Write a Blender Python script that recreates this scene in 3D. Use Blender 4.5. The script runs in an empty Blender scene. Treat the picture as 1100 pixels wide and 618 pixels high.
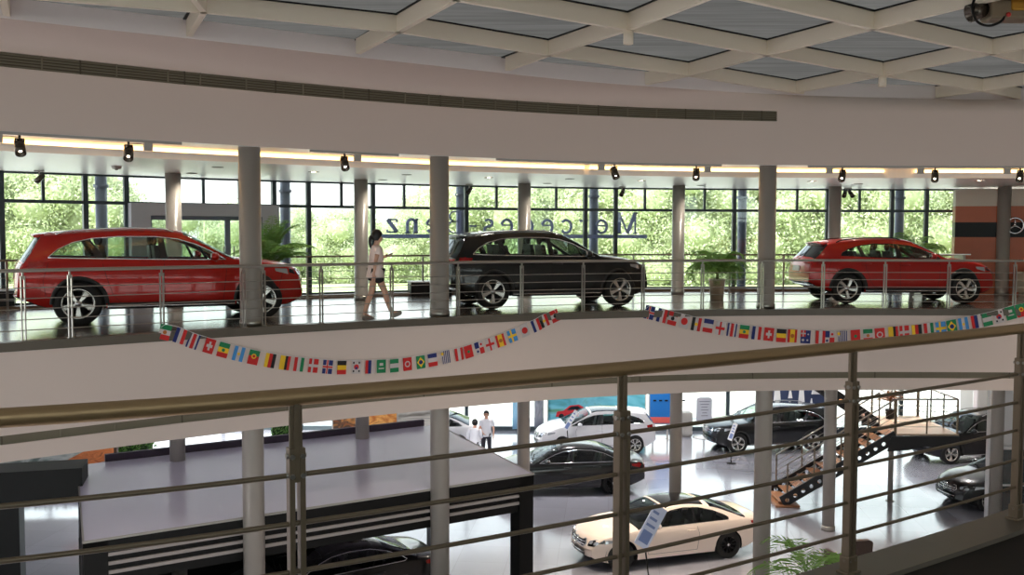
import bpy, bmesh, math, random
from mathutils import Vector, Matrix, geometry
PI = math.pi
sc = bpy.context.scene
COL = sc.collection
random.seed(7)
# ---------------------------------------------------------------- camera model (image taken as 1100 x 618)
EYE = 1.58            # eye height above the gallery floor (z = 0)
LOW = -6.3            # ground floor
F = 1050.0
TH = math.atan(59 / 1050.0)
ROLL = 0.0025
def project(X, Y, z):
    Z = z - EYE
    c, s = math.cos(TH), math.sin(TH)
    d = Y * c - Z * s; u = Y * s + Z * c
    x = F * X / d; y = -F * u / d
    return 550 + x * math.cos(ROLL) - y * math.sin(ROLL), 309 + x * math.sin(ROLL) + y * math.cos(ROLL)
def ray(px, py):
    x, y = px - 550, py - 309
    c, s = math.cos(ROLL), math.sin(ROLL)
    x, y = x * c + y * s, -x * s + y * c
    ct, st = math.cos(TH), math.sin(TH)
    return Vector((x, F * ct - y * st, -F * st - y * ct))
def at_z(px, py, z):
    r = ray(px, py); t = (z - EYE) / r.z
    return Vector((r.x * t, r.y * t, z))
def at_y(px, py, Y):
    r = ray(px, py); t = Y / r.y
    return Vector((r.x * t, Y, EYE + r.z * t))
# ---------------------------------------------------------------- materials
def lin(c):
    return tuple((v / 12.92 if v <= 0.04045 else ((v + 0.055) / 1.055) ** 2.4) for v in (x / 255.0 for x in c))
MATS = {}
def mat(name, rgb=(200, 200, 200), rough=0.5, metal=0.0, coat=0.0, spec=0.5, emit=None, estr=1.0, noise=0.0, nscale=8.0, bump=0.0, bscale=40.0, coat_rough=0.03):
    if name in MATS: return MATS[name]
    m = bpy.data.materials.new(name); m.use_nodes = True
    nt = m.node_tree; b = nt.nodes['Principled BSDF']
    c = lin(rgb)
    b.inputs['Base Color'].default_value = (*c, 1)
    b.inputs['Roughness'].default_value = rough
    b.inputs['Metallic'].default_value = metal
    b.inputs['Coat Weight'].default_value = coat
    b.inputs['Coat Roughness'].default_value = coat_rough
    b.inputs['Specular IOR Level'].default_value = spec
    if emit is not None:
        b.inputs['Emission Color'].default_value = (*lin(emit), 1)
        b.inputs['Emission Strength'].default_value = estr
    tc = None
    if noise > 0 or bump > 0:
        tc = nt.nodes.new('ShaderNodeTexCoord')
    if noise > 0:
        n = nt.nodes.new('ShaderNodeTexNoise'); n.inputs['Scale'].default_value = nscale; n.inputs['Detail'].default_value = 4
        nt.links.new(tc.outputs['Object'], n.inputs['Vector'])
        r = nt.nodes.new('ShaderNodeMix'); r.data_type = 'RGBA'
        r.inputs[6].default_value = (*[v * (1 - noise) for v in c], 1)
        r.inputs[7].default_value = (*[min(1, v * (1 + noise)) for v in c], 1)
        nt.links.new(n.outputs['Fac'], r.inputs[0]); nt.links.new(r.outputs[2], b.inputs['Base Color'])
    if bump > 0:
        n2 = nt.nodes.new('ShaderNodeTexNoise'); n2.inputs['Scale'].default_value = bscale
        nt.links.new(tc.outputs['Object'], n2.inputs['Vector'])
        bp = nt.nodes.new('ShaderNodeBump'); bp.inputs['Strength'].default_value = bump; bp.inputs['Distance'].default_value = 0.01
        nt.links.new(n2.outputs['Fac'], bp.inputs['Height']); nt.links.new(bp.outputs['Normal'], b.inputs['Normal'])
    MATS[name] = m
    return m
def emission(name, rgb, strength):
    m = bpy.data.materials.new(name); m.use_nodes = True; nt = m.node_tree
    nt.nodes.clear()
    e = nt.nodes.new('ShaderNodeEmission'); e.inputs[0].default_value = (*lin(rgb), 1); e.inputs[1].default_value = strength
    o = nt.nodes.new('ShaderNodeOutputMaterial'); nt.links.new(e.outputs[0], o.inputs[0])
    MATS[name] = m; return m
def glass(name, tint=(235, 240, 238), refl=0.06, rough=0.0):
    m = bpy.data.materials.new(name); m.use_nodes = True; nt = m.node_tree; nt.nodes.clear()
    t = nt.nodes.new('ShaderNodeBsdfTransparent'); t.inputs[0].default_value = (*lin(tint), 1)
    g = nt.nodes.new('ShaderNodeBsdfGlossy'); g.inputs['Roughness'].default_value = rough
    g.inputs[0].default_value = (0.9, 0.95, 1, 1)
    lw = nt.nodes.new('ShaderNodeFresnel'); lw.inputs[0].default_value = 1.35
    ma = nt.nodes.new('ShaderNodeMath'); ma.operation = 'MULTIPLY_ADD'; ma.inputs[1].default_value = 0.8; ma.inputs[2].default_value = refl; ma.use_clamp = True
    nt.links.new(lw.outputs[0], ma.inputs[0])
    mx = nt.nodes.new('ShaderNodeMixShader'); nt.links.new(ma.outputs[0], mx.inputs[0])
    nt.links.new(t.outputs[0], mx.inputs[1]); nt.links.new(g.outputs[0], mx.inputs[2])
    o = nt.nodes.new('ShaderNodeOutputMaterial'); nt.links.new(mx.outputs[0], o.inputs[0])
    MATS[name] = m; return m
def frosted(name, rgb, dif=0.5):
    m = bpy.data.materials.new(name); m.use_nodes = True; nt = m.node_tree; nt.nodes.clear()
    tc = nt.nodes.new('ShaderNodeTexCoord'); mp = nt.nodes.new('ShaderNodeMapping'); mp.inputs['Scale'].default_value = (0.5, 9, 1); mp.inputs['Rotation'].default_value = (0, 0, 0.12)
    n = nt.nodes.new('ShaderNodeTexNoise'); n.inputs['Scale'].default_value = 1.0; n.inputs['Detail'].default_value = 5
    nt.links.new(tc.outputs['Object'], mp.inputs[0]); nt.links.new(mp.outputs[0], n.inputs['Vector'])
    r = nt.nodes.new('ShaderNodeMix'); r.data_type = 'RGBA'; c = lin(rgb)
    r.inputs[6].default_value = (*[v * 0.6 for v in c], 1); r.inputs[7].default_value = (*[min(1, v * 1.35) for v in c], 1)
    nt.links.new(n.outputs['Fac'], r.inputs[0])
    t = nt.nodes.new('ShaderNodeBsdfTranslucent'); d = nt.nodes.new('ShaderNodeBsdfDiffuse')
    nt.links.new(r.outputs[2], t.inputs[0]); nt.links.new(r.outputs[2], d.inputs[0])
    mx = nt.nodes.new('ShaderNodeMixShader'); mx.inputs[0].default_value = dif
    nt.links.new(t.outputs[0], mx.inputs[1]); nt.links.new(d.outputs[0], mx.inputs[2])
    o = nt.nodes.new('ShaderNodeOutputMaterial'); nt.links.new(mx.outputs[0], o.inputs[0])
    MATS[name] = m; return m
def tiles(name, rgb, joint, size, rough, coat=0.0, spec=0.5, rot=0.0, coat_rough=.2):
    m = mat(name, rgb, rough, coat=coat, spec=spec, coat_rough=coat_rough); nt = m.node_tree; b = nt.nodes['Principled BSDF']
    tc = nt.nodes.new('ShaderNodeTexCoord'); mp = nt.nodes.new('ShaderNodeMapping'); mp.inputs['Rotation'].default_value = (0, 0, rot)
    br = nt.nodes.new('ShaderNodeTexBrick'); br.offset = 0; br.inputs['Scale'].default_value = 1
    br.inputs['Brick Width'].default_value = size; br.inputs['Row Height'].default_value = size; br.inputs['Mortar Size'].default_value = 0.006
    c = lin(rgb)
    br.inputs['Color1'].default_value = (*c, 1); br.inputs['Color2'].default_value = (*[v * 0.9 for v in c], 1); br.inputs['Mortar'].default_value = (*lin(joint), 1)
    nt.links.new(tc.outputs['Object'], mp.inputs[0]); nt.links.new(mp.outputs[0], br.inputs['Vector']); nt.links.new(br.outputs['Color'], b.inputs['Base Color'])
    return m
def leafmat(name, rgb, tr=.45):
    if name in MATS: return MATS[name]
    m = bpy.data.materials.new(name); m.use_nodes = True; nt = m.node_tree; nt.nodes.clear(); c = (*lin(rgb), 1)
    d = nt.nodes.new('ShaderNodeBsdfDiffuse'); d.inputs[0].default_value = c
    t = nt.nodes.new('ShaderNodeBsdfTranslucent'); t.inputs[0].default_value = c
    g = nt.nodes.new('ShaderNodeBsdfGlossy'); g.inputs['Roughness'].default_value = .35; g.inputs[0].default_value = (.6, .6, .6, 1)
    x = nt.nodes.new('ShaderNodeMixShader'); x.inputs[0].default_value = tr; nt.links.new(d.outputs[0], x.inputs[1]); nt.links.new(t.outputs[0], x.inputs[2])
    y = nt.nodes.new('ShaderNodeMixShader'); y.inputs[0].default_value = .04; nt.links.new(x.outputs[0], y.inputs[1]); nt.links.new(g.outputs[0], y.inputs[2])
    o = nt.nodes.new('ShaderNodeOutputMaterial'); nt.links.new(y.outputs[0], o.inputs[0]); MATS[name] = m; return m
# ---------------------------------------------------------------- mesh builder
class MB:
    def __init__(s): s.v = []; s.f = []; s.m = []; s.s = []
    def add(s, vs, fs, mi=0, smooth=False):
        o = len(s.v); s.v += [tuple(v) for v in vs]
        for f in fs:
            s.f.append([i + o for i in f]); s.m.append(mi); s.s.append(smooth)
        return s
    def box(s, x0, x1, y0, y1, z0, z1, mi=0, M=None):
        vs = [Vector((x, y, z)) for z in (z0, z1) for y in (y0, y1) for x in (x0, x1)]
        if M is not None: vs = [M @ v for v in vs]
        return s.add(vs, [(0, 2, 3, 1), (4, 5, 7, 6), (0, 1, 5, 4), (2, 6, 7, 3), (0, 4, 6, 2), (1, 3, 7, 5)], mi)
    def bar(s, a, b, w, h, mi=0, up=Vector((0, 0, 1))):
        a, b = Vector(a), Vector(b); d = (b - a); L = d.length; d.normalize()
        sd = d.cross(up)
        if sd.length < 1e-5: sd = d.cross(Vector((1, 0, 0)))
        sd.normalize(); u = sd.cross(d)
        vs = [p + sd * (i * w / 2) + u * (j * h / 2) for p in (a, b) for (i, j) in ((-1, -1), (1, -1), (1, 1), (-1, 1))]
        return s.add(vs, [(0, 1, 2, 3), (7, 6, 5, 4), (0, 4, 5, 1), (1, 5, 6, 2), (2, 6, 7, 3), (3, 7, 4, 0)], mi)
    def tube(s, pts, r, n=8, mi=0, cap=True, closed=False):
        pts = [Vector(p) for p in pts]; N = len(pts)
        rr = r if isinstance(r, (list, tuple)) else [r] * N
        vs = []; pu = None
        for i, p in enumerate(pts):
            if closed: t = pts[(i + 1) % N] - pts[i - 1]
            else: t = pts[min(i + 1, N - 1)] - pts[max(i - 1, 0)]
            if t.length < 1e-9: t = Vector((0, 0, 1))
            t.normalize()
            if pu is None:
                pu = Vector((0, 0, 1)) if abs(t.z) < 0.9 else Vector((1, 0, 0))
            u = pu - t * pu.dot(t)
            if u.length < 1e-6: u = t.orthogonal()
            u.normalize(); w = t.cross(u); pu = u
            for k in range(n):
                a = 2 * PI * k / n
                vs.append(p + (u * math.cos(a) + w * math.sin(a)) * rr[i])
        fs = []
        for i in range(N if closed else N - 1):
            for k in range(n):
                a = i * n + k; b = i * n + (k + 1) % n; j = ((i + 1) % N) * n
                fs.append((a, b, j + (k + 1) % n, j + k))
        s.add(vs, fs, mi, True)
        if cap and not closed:
            o = len(s.v) - len(vs)
            s.f.append([o + k for k in range(n)][::-1]); s.m.append(mi); s.s.append(False)
            s.f.append([o + (N - 1) * n + k for k in range(n)]); s.m.append(mi); s.s.append(False)
        return s
    def lathe(s, prof, n=24, mi=0, M=None, smooth=True, closed=False):
        vs = []
        for (r, z) in prof:
            for k in range(n):
                a = 2 * PI * k / n; v = Vector((r * math.cos(a), r * math.sin(a), z))
                vs.append(M @ v if M is not None else v)
        fs = []; N = len(prof)
        for i in range(N if closed else N - 1):
            j = (i + 1) % N
            for k in range(n):
                fs.append((i * n + k, i * n + (k + 1) % n, j * n + (k + 1) % n, j * n + k))
        return s.add(vs, fs, mi, smooth)
    def cyl(s, c, r, z0, z1, n=24, mi=0, r2=None):
        r2 = r if r2 is None else r2
        M = Matrix.Translation((c[0], c[1], 0))
        s.lathe([(r, z0), (r2, z1)], n, mi, M)
        o = len(s.v) - 2 * n
        s.f.append([o + k for k in range(n)][::-1]); s.m.append(mi); s.s.append(False)
        s.f.append([o + n + k for k in range(n)]); s.m.append(mi); s.s.append(False)
        return s
    def prism(s, poly, fn, d0, d1, mi=0, holes=(), step=None):
        """polygon in 2D (a,b), mapped by fn(a,b,d) at two depths d0,d1; holes allowed"""
        V2, F2 = tri(poly, holes, step)
        n = len(V2)
        vs = [fn(a, b, d0) for a, b in V2] + [fn(a, b, d1) for a, b in V2]
        fs = [tuple(f) for f in F2] + [tuple(i + n for i in f[::-1]) for f in F2]
        # boundary edges
        ec = {}
        for f in F2:
            for i in range(len(f)):
                e = (f[i], f[(i + 1) % len(f)])
                ec[e] = 1
        for (a, b) in ec:
            if (b, a) not in ec: fs.append((b, a, a + n, b + n))
        return s.add(vs, fs, mi)
    def sphere(s, c, r, n=12, m=8, mi=0, sc_=(1, 1, 1), M=None):
        vs = []; fs = []
        for i in range(m + 1):
            t = PI * i / m
            for k in range(n):
                a = 2 * PI * k / n
                v = Vector((c[0] + r * sc_[0] * math.sin(t) * math.cos(a), c[1] + r * sc_[1] * math.sin(t) * math.sin(a), c[2] + r * sc_[2] * math.cos(t)))
                vs.append(M @ v if M is not None else v)
        for i in range(m):
            for k in range(n):
                fs.append((i * n + k, (i + 1) * n + k, (i + 1) * n + (k + 1) % n, i * n + (k + 1) % n))
        return s.add(vs, fs, mi, True)
    def mesh(s, name, mats):
        me = bpy.data.meshes.new(name)
        me.from_pydata(s.v, [], s.f)
        for m in (mats if isinstance(mats, (list, tuple)) else [mats]): me.materials.append(m)
        me.polygons.foreach_set('material_index', s.m)
        me.polygons.foreach_set('use_smooth', s.s)
        me.update(); return me
    def obj(s, name, mats, parent=None, world=False, clean=True, bevel=0.0, sharp=None):
        me = s.mesh(name, mats)
        if clean:
            bm = bmesh.new(); bm.from_mesh(me)
            bmesh.ops.remove_doubles(bm, verts=bm.verts, dist=1e-5)
            bmesh.ops.dissolve_degenerate(bm, dist=1e-6, edges=bm.edges)
            bmesh.ops.recalc_face_normals(bm, faces=bm.faces)
            bm.to_mesh(me); bm.free()
        if sharp: me.set_sharp_from_angle(angle=sharp)
        return link(name, me, parent, world, bevel)
def link(name, me, parent=None, world=False, bevel=0.0):
    o = bpy.data.objects.new(name, me); COL.objects.link(o)
    if parent is not None:
        o.parent = parent
        if world: o.matrix_parent_inverse = xf(parent).inverted()
    if bevel > 0:
        b = o.modifiers.new('bevel', 'BEVEL'); b.width = bevel; b.segments = 2; b.limit_method = 'ANGLE'
    return o
def xf(o):
    M = Matrix.LocRotScale(o.location, o.rotation_euler, o.scale)
    return (xf(o.parent) @ o.matrix_parent_inverse @ M) if o.parent is not None else M
def tri(poly, holes=(), step=None):
    pts = [Vector(p) for p in poly]; edges = [(i, (i + 1) % len(poly)) for i in range(len(poly))]
    for h in holes:
        o = len(pts); pts += [Vector(p) for p in h]; edges += [(o + i, o + (i + 1) % len(h)) for i in range(len(h))]
    if step:
        xs = [p[0] for p in poly]; ys = [p[1] for p in poly]
        x = min(xs) + step * 0.5
        while x < max(xs):
            y = min(ys) + step * 0.5
            while y < max(ys):
                if inside((x, y), poly) and not any(inside((x, y), h) for h in holes): pts.append(Vector((x, y)))
                y += step
            x += step
    V, E, Fc, *_ = geometry.delaunay_2d_cdt(pts, edges, [], 1 if not holes else 0, 1e-6)
    out = []
    for f in Fc:
        c = sum((V[i] for i in f), Vector((0, 0))) / len(f)
        if inside(c, poly) and not any(inside(c, h) for h in holes): out.append(list(f))
    return [(v.x, v.y) for v in V], out
def inside(p, poly):
    r = False; n = len(poly); x, y = p[0], p[1]
    for i in range(n):
        x1, y1 = poly[i][0], poly[i][1]; x2, y2 = poly[i - 1][0], poly[i - 1][1]
        if (y1 > y) != (y2 > y) and x < (x2 - x1) * (y - y1) / (y2 - y1) + x1: r = not r
    return r
def tag(o, label=None, cat=None, group=None, kind=None):
    if label: o['label'] = label
    if cat: o['category'] = cat
    if group: o['group'] = group
    if kind: o['kind'] = kind
    return o
def struct(o): o['kind'] = 'structure'; return o
def thing(name, label, cat, loc=(0, 0, 0), rotz=0.0, group=None):
    o = bpy.data.objects.new(name, None); COL.objects.link(o)
    o.location = loc; o.rotation_euler = (0, 0, rotz); o.empty_display_size = 0.2
    return tag(o, label, cat, group)
def kids(o): return [c for c in bpy.data.objects if c.parent == o]
def dup(o, parent=None):
    c = o.copy(); COL.objects.link(c)
    if parent is not None: c.parent = parent
    for k in kids(o): dup(k, c)
    return c
def spline(pts, n=8):
    """Catmull-Rom through points"""
    P = [Vector(p) for p in pts]; out = []
    for i in range(len(P) - 1):
        p0 = P[i - 1] if i > 0 else P[i] * 2 - P[i + 1]
        p1, p2 = P[i], P[i + 1]
        p3 = P[i + 2] if i + 2 < len(P) else P[i + 1] * 2 - P[i]
        for k in range(n):
            t = k / n
            out.append(0.5 * ((2 * p1) + (p2 - p0) * t + (2 * p0 - 5 * p1 + 4 * p2 - p3) * t * t + (3 * p1 - p0 - 3 * p2 + p3) * t ** 3))
    out.append(P[-1]); return out
def interp(x, pts):
    if x <= pts[0][0]: return pts[0][1]
    for (x0, y0), (x1, y1) in zip(pts, pts[1:]):
        if x <= x1: return y0 + (y1 - y0) * (x - x0) / (x1 - x0) if x1 > x0 else y1
    return pts[-1][1]
def smooth_fn(pts):
    """monotone cubic interpolation"""
    n = len(pts); d = []
    for i in range(n - 1): d.append((pts[i + 1][1] - pts[i][1]) / (pts[i + 1][0] - pts[i][0]))
    m = [d[0]] + [0 if d[i - 1] * d[i] <= 0 else 2 * d[i - 1] * d[i] / (d[i - 1] + d[i]) for i in range(1, n - 1)] + [d[-1]]
    def f(x):
        if x <= pts[0][0]: return pts[0][1]
        if x >= pts[-1][0]: return pts[-1][1]
        for i in range(n - 1):
            if x <= pts[i + 1][0]:
                h = pts[i + 1][0] - pts[i][0]; t = (x - pts[i][0]) / h
                return (pts[i][1] * (1 + 2 * t) * (1 - t) ** 2 + m[i] * h * t * (1 - t) ** 2 + pts[i + 1][1] * t * t * (3 - 2 * t) + m[i + 1] * h * t * t * (t - 1))
    return f
# ---------------------------------------------------------------- the curved edge of the far gallery
def edge_y(X):
    if X > 10: return 20.283 - 0.03 * (X - 10) - 0.02 * (X - 10) ** 2
    if X < -12: return 9.689 + 0.80 * (X + 12)
    return 18.6462 + 0.4696 * X - 0.03601 * X ** 2 - 0.000195 * X ** 3 + 0.0000736 * X ** 4
ES = []
_x = -15.0
while _x <= 24.0:
    y = edge_y(_x); d = (edge_y(_x + 0.01) - edge_y(_x - 0.01)) / 0.02; n = math.hypot(1, d)
    ES.append((_x, y, -d / n, 1 / n)); _x += 0.1
# smooth the normals a little so that wide offsets stay clean
_N = []
for i in range(len(ES)):
    w = ES[max(0, i - 8):i + 9]
    nx = sum(e[2] for e in w); ny = sum(e[3] for e in w); L = math.hypot(nx, ny)
    _N.append((ES[i][0], ES[i][1], nx / L, ny / L))
ES = _N
def epos(i, off, z):
    x, y, nx, ny = ES[i]; return Vector((x + nx * off, y + ny * off, z))
def edge_px(px, off, z):
    """point on the curve offset by off, at height z, that the camera sees in image column px; also its tangent angle"""
    prev = None
    for i in range(len(ES)):
        p = epos(i, off, z)
        if p.y < 2: continue
        q = project(p.x, p.y, p.z)[0]
        if prev is not None and prev[0] <= px <= q:
            t = (px - prev[0]) / (q - prev[0] + 1e-9)
            r = prev[1].lerp(p, t); tg = p - prev[1]
            return r, math.atan2(tg.y, tg.x)
        prev = (q, p)
    raise ValueError('edge_px %s' % px)
def edge_run(px0, px1, off, z, step=0.25):
    a = edge_px(px0, off, z)[0]; b = edge_px(px1, off, z)[0]
    pts = [a] + [p for p in (epos(i, off, z) for i in range(len(ES))) if a.x + 0.05 < p.x < b.x - 0.05][::2] + [b]
    return pts
def sweep(mb, prof, i0=0, i1=None, mi=0, closed=True, smooth=False, step=3):
    """profile [(off,z)] swept along the edge"""
    idx = list(range(i0, len(ES) if i1 is None else i1, step))
    n = len(prof); vs = [epos(i, o, z) for i in idx for (o, z) in prof]; fs = []
    for a in range(len(idx) - 1):
        for k in range(n if closed else n - 1):
            fs.append((a * n + k, a * n + (k + 1) % n, (a + 1) * n + (k + 1) % n, (a + 1) * n + k))
    if closed:
        fs.append(tuple(range(n))[::-1]); fs.append(tuple((len(idx) - 1) * n + k for k in range(n)))
    return mb.add(vs, fs, mi, smooth)
def runsweep(mb, pts, prof, mi=0, smooth=False):
    """profile [(side, up)] swept along points in plan (side = to the left of travel)"""
    N = len(pts); n = len(prof); vs = []
    for i, p in enumerate(pts):
        t = pts[min(i + 1, N - 1)] - pts[max(i - 1, 0)]; t.z = 0; t.normalize(); sd = Vector((-t.y, t.x, 0))
        for (a, b) in prof: vs.append(Vector(p) + sd * a + Vector((0, 0, b)))
    fs = [(i * n + k, i * n + (k + 1) % n, (i + 1) * n + (k + 1) % n, (i + 1) * n + k) for i in range(N - 1) for k in range(n)]
    fs += [tuple(range(n))[::-1], tuple((N - 1) * n + k for k in range(n))]
    return mb.add(vs, fs, mi, smooth)
# ================================================================ materials
M_wall = mat('warm_white_plaster', (225, 208, 198), 0.7, noise=0.02, nscale=0.6)
M_kerb = mat('white_kerb_paint', (246, 236, 234), .5)
M_soff = mat('white_ceiling_paint', (240, 237, 235), 0.34, spec=.6)
M_beam = mat('cream_beam_paint', (246, 234, 214), 0.55)
M_col = mat('grey_column_paint', (160, 154, 146), 0.3, spec=.6)
M_stone = mat('grey_stone', (98, 91, 80), 0.35, noise=0.12, nscale=6)
M_floor = tiles('polished_gallery_tile', (96, 88, 82), (70, 64, 60), 0.9, 0.24, coat=0.9, rot=0.3, coat_rough=.16)
M_low = tiles('polished_ground_tile', (158, 158, 168), (140, 140, 148), 1.2, 0.2, coat=1.0, rot=0.1, coat_rough=.12)
M_low.node_tree.nodes['Principled BSDF'].inputs['Coat IOR'].default_value = 1.7
M_floor.node_tree.nodes['Principled BSDF'].inputs['Coat IOR'].default_value = 1.75
M_dark = mat('dark_floor', (34, 28, 22), 0.7, spec=.3)
M_steel = mat('brushed_steel', (170, 166, 158), 0.28, metal=0.9)
M_bronze = mat('satin_bronze_steel', (182, 152, 112), 0.42, metal=0.55)
M_post = mat('grey_steel_post', (132, 116, 95), 0.4, metal=0.35)
M_mull = mat('dark_green_grey_mullion', (60, 72, 78), 0.4)
M_grille = mat('grille_grey', (132, 124, 106), 0.6)
M_grille_d = mat('grille_dark', (96, 88, 74), 0.7)
M_black = mat('matt_black', (9, 9, 9), 0.5, spec=.3)
M_gloss = mat('gloss_black', (12, 12, 14), 0.12, coat=0.5)
M_white = mat('white_paint', (232, 232, 232), 0.45)
M_chrome = mat('chrome', (225, 225, 228), 0.08, metal=1.0)
M_glass = glass('window_glass', (240, 245, 242), 0.03)
M_sky = frosted('frosted_skylight_glass', (138, 138, 136), 0.45)
M_cove = emission('cove_lamp', (255, 200, 122), 2.6)
M_lamp = emission('lamp_glow', (255, 236, 205), 12.0)

# ================================================================ far gallery: slab, floor, fascia
LC = -1.69     # underside of the gallery slab = ground-floor ceiling
UC = 2.80      # gallery ceiling
FAC = 6.75     # offset of the glass facade behind the edge
b = MB(); sweep(b, [(0.2, 0), (FAC + .35, 0), (FAC + .35, -.12), (0.2, -.12)]); struct(b.obj('floor', M_floor))
b = MB(); sweep(b, [(-.03, 0.012), (.2, 0.012), (.2, -.12), (-.03, -.12)]); struct(b.obj('trim_1', M_stone))
b = MB(); sweep(b, [(0, -.12), (.3, -.12), (.3, LC), (0, LC), (0, -1.44), (.09, -1.44), (.09, -1.31), (0, -1.31)]); struct(b.obj('wall_gallery_fascia', M_wall))
b = MB(); sweep(b, [(.3, LC), (18.5, LC), (18.5, LC + .12), (.3, LC + .12)]); struct(b.obj('ceiling_ground_floor', M_soff))

# long slot grilles let into the two fascias
def slot_grille(px0, px1, z0, z1, label, every):
    root_p = edge_px((max(px0, 0) + min(px1, 1100)) / 2, 0, z0)[0]
    g = thing('slot_grille', label, 'air grille', root_p)
    zc = (z0 + z1) / 2
    pts = edge_run(px0, px1, 0.06, zc)
    h = (z1 - z0)
    b = MB(); runsweep(b, pts, [(0.0, -h / 2), (0.025, -h / 2), (0.025, h / 2), (0.0, h / 2)]); b.obj('backing', M_grille_d, g, True)
    n = 5
    for k in range(n):
        zz = -h / 2 + h * (k + .5) / n
        b = MB(); runsweep(b, pts, [(-.03, zz - .013), (-.012, zz - .013), (0.0, zz + .013), (-.018, zz + .013)])
        b.obj('louvre', M_grille, g, True)
    L = 0; last = pts[0]; j = 0
    rng = random.Random(5)
    nxt = every * 0.4
    for a, c in zip(pts, pts[1:]):
        L += (c - a).length
        if L > nxt:
            nxt += every * rng.choice((1, 1, .35, .8))
            d = (c - a).normalized(); nrm = Vector((-d.y, d.x, 0))
            b = MB(); b.bar(a - nrm * .02 - Vector((0, 0, h / 2)), a - nrm * .02 + Vector((0, 0, h / 2)), .03, .02, 0, d)
            b.obj('joint_strip', M_grille if j % 3 else M_grille_d, g, True); j += 1
slot_grille(-160, 834, 3.87, 4.08, 'long dark slot grille let into the upper fascia under the skylight', .6)
slot_grille(-160, 1240, -1.44, -1.31, 'thin dark slot grille running along the lower fascia behind the bronze handrail', .9)

# upper fascia wall + rounded turn to the skylight kerb
CURB = [(-420, -37), (-200, -9), (0, 19), (220, 43.3), (440, 67.6), (660, 90.2), (880, 103.2), (1100, 108.4), (1300, 110), (1500, 110)]
curbf = smooth_fn(CURB)
ZT = 4.43
rows = []
CURBP = []
for px in sorted(list(range(-240, 1460, 20)) + [834, 835]):
    try: w = edge_px(px, 0, 4.1)[0]
    except ValueError: continue
    c = at_z(px, curbf(px), ZT); CURBP.append(c)
    r = [Vector((w.x, w.y, z)) for z in (2.98, 3.87)]
    dn = (w - c); dn.z = 0
    bk = Vector((w.x, w.y, 0)).normalized() * (.10 if px <= 834 else 0)
    r += [Vector((w.x, w.y, 3.87)) + bk, Vector((w.x, w.y, 4.08)) + bk, Vector((w.x, w.y, 4.08))]
    for k in range(0, 9):
        a = k / 8 * PI / 2
        r.append(Vector((w.x, w.y, 4.10)) - dn * (1 - math.cos(a)) + Vector((0, 0, (ZT - 4.10) * math.sin(a))))
    rows.append(r)
PXS = [px for px in range(-240, 1460, 20)]
b = MB(); n = len(rows[0])
vs = [v for r in rows for v in r]; fs = []; 
for i in range(len(rows) - 1):
    for k in range(n - 1):
        fs.append((i * n + k, i * n + k + 1, (i + 1) * n + k + 1, (i + 1) * n + k))
b.add(vs, fs, 0, True)
o = b.obj('wall_upper_fascia', M_wall, sharp=0.6); struct(o)
# kerb of the skylight (white reveal) and the roof over the gallery
b = MB(); vs = []; fs = []
for c in CURBP:
    vs += [c, c + Vector((0, .05, .62))]
for i in range(len(CURBP) - 1): fs.append((2 * i, 2 * i + 1, 2 * i + 3, 2 * i + 2))
b.add(vs, fs, 0, True); struct(b.obj('trim_3', M_kerb))
b = MB(); vs = []; fs = []
for i, c in enumerate(CURBP):
    far = c + (edge_px(min(1250, max(-150, project(c.x, c.y, ZT)[0])), FAC + .9, 3.0)[0] - edge_px(min(1250, max(-150, project(c.x, c.y, ZT)[0])), 0, 3.0)[0]) * 1.35; far.z = 5.05
    vs += [c + Vector((0, .05, .62)), far]
for i in range(len(CURBP) - 1): fs.append((2 * i, 2 * i + 1, 2 * i + 3, 2 * i + 2))
b.add(vs, fs, 0, False); struct(b.obj('ceiling_roof_slab', M_soff))

# soffit with a light cove, then the lower flat ceiling over the cars
b = MB(); sweep(b, [(.02, 2.98), (.95, 2.98), (.95, 3.22), (1.45, 3.22), (1.45, 3.30), (.02, 3.30)]); struct(b.obj('ceiling_cove', M_soff))
b = MB(); sweep(b, [(1.32, UC), (FAC + .6, UC), (FAC + .6, UC + .2), (1.45, UC + .2), (1.45, 3.22), (1.32, 3.22)]); struct(b.obj('ceiling', M_soff))
for (a, c, lb) in ((-150, 628, 'warm glowing cove light strip over the red and black SUVs'), (634, 950, 'warm glowing cove light strip above the thick column beside the potted palm'), (984, 1200, 'warm glowing cove light strip at the right end over the brown wall')):
    pts = [Vector((q.x, q.y, 2.94)) for q in edge_run(a, c, 1.24, 2.94)]
    b = MB(); runsweep(b, pts, [(.0, -.02), (.05, -.02), (.05, .035), (-.0, .035)])
    g = b.obj('cove_light', M_cove); tag(g, lb, 'light strip')
    b = MB(); runsweep(b, pts, [(-.006, -.037), (.075, -.037), (.075, -.026), (-.006, -.026)]); b.obj('channel', M_soff, g)

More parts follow.
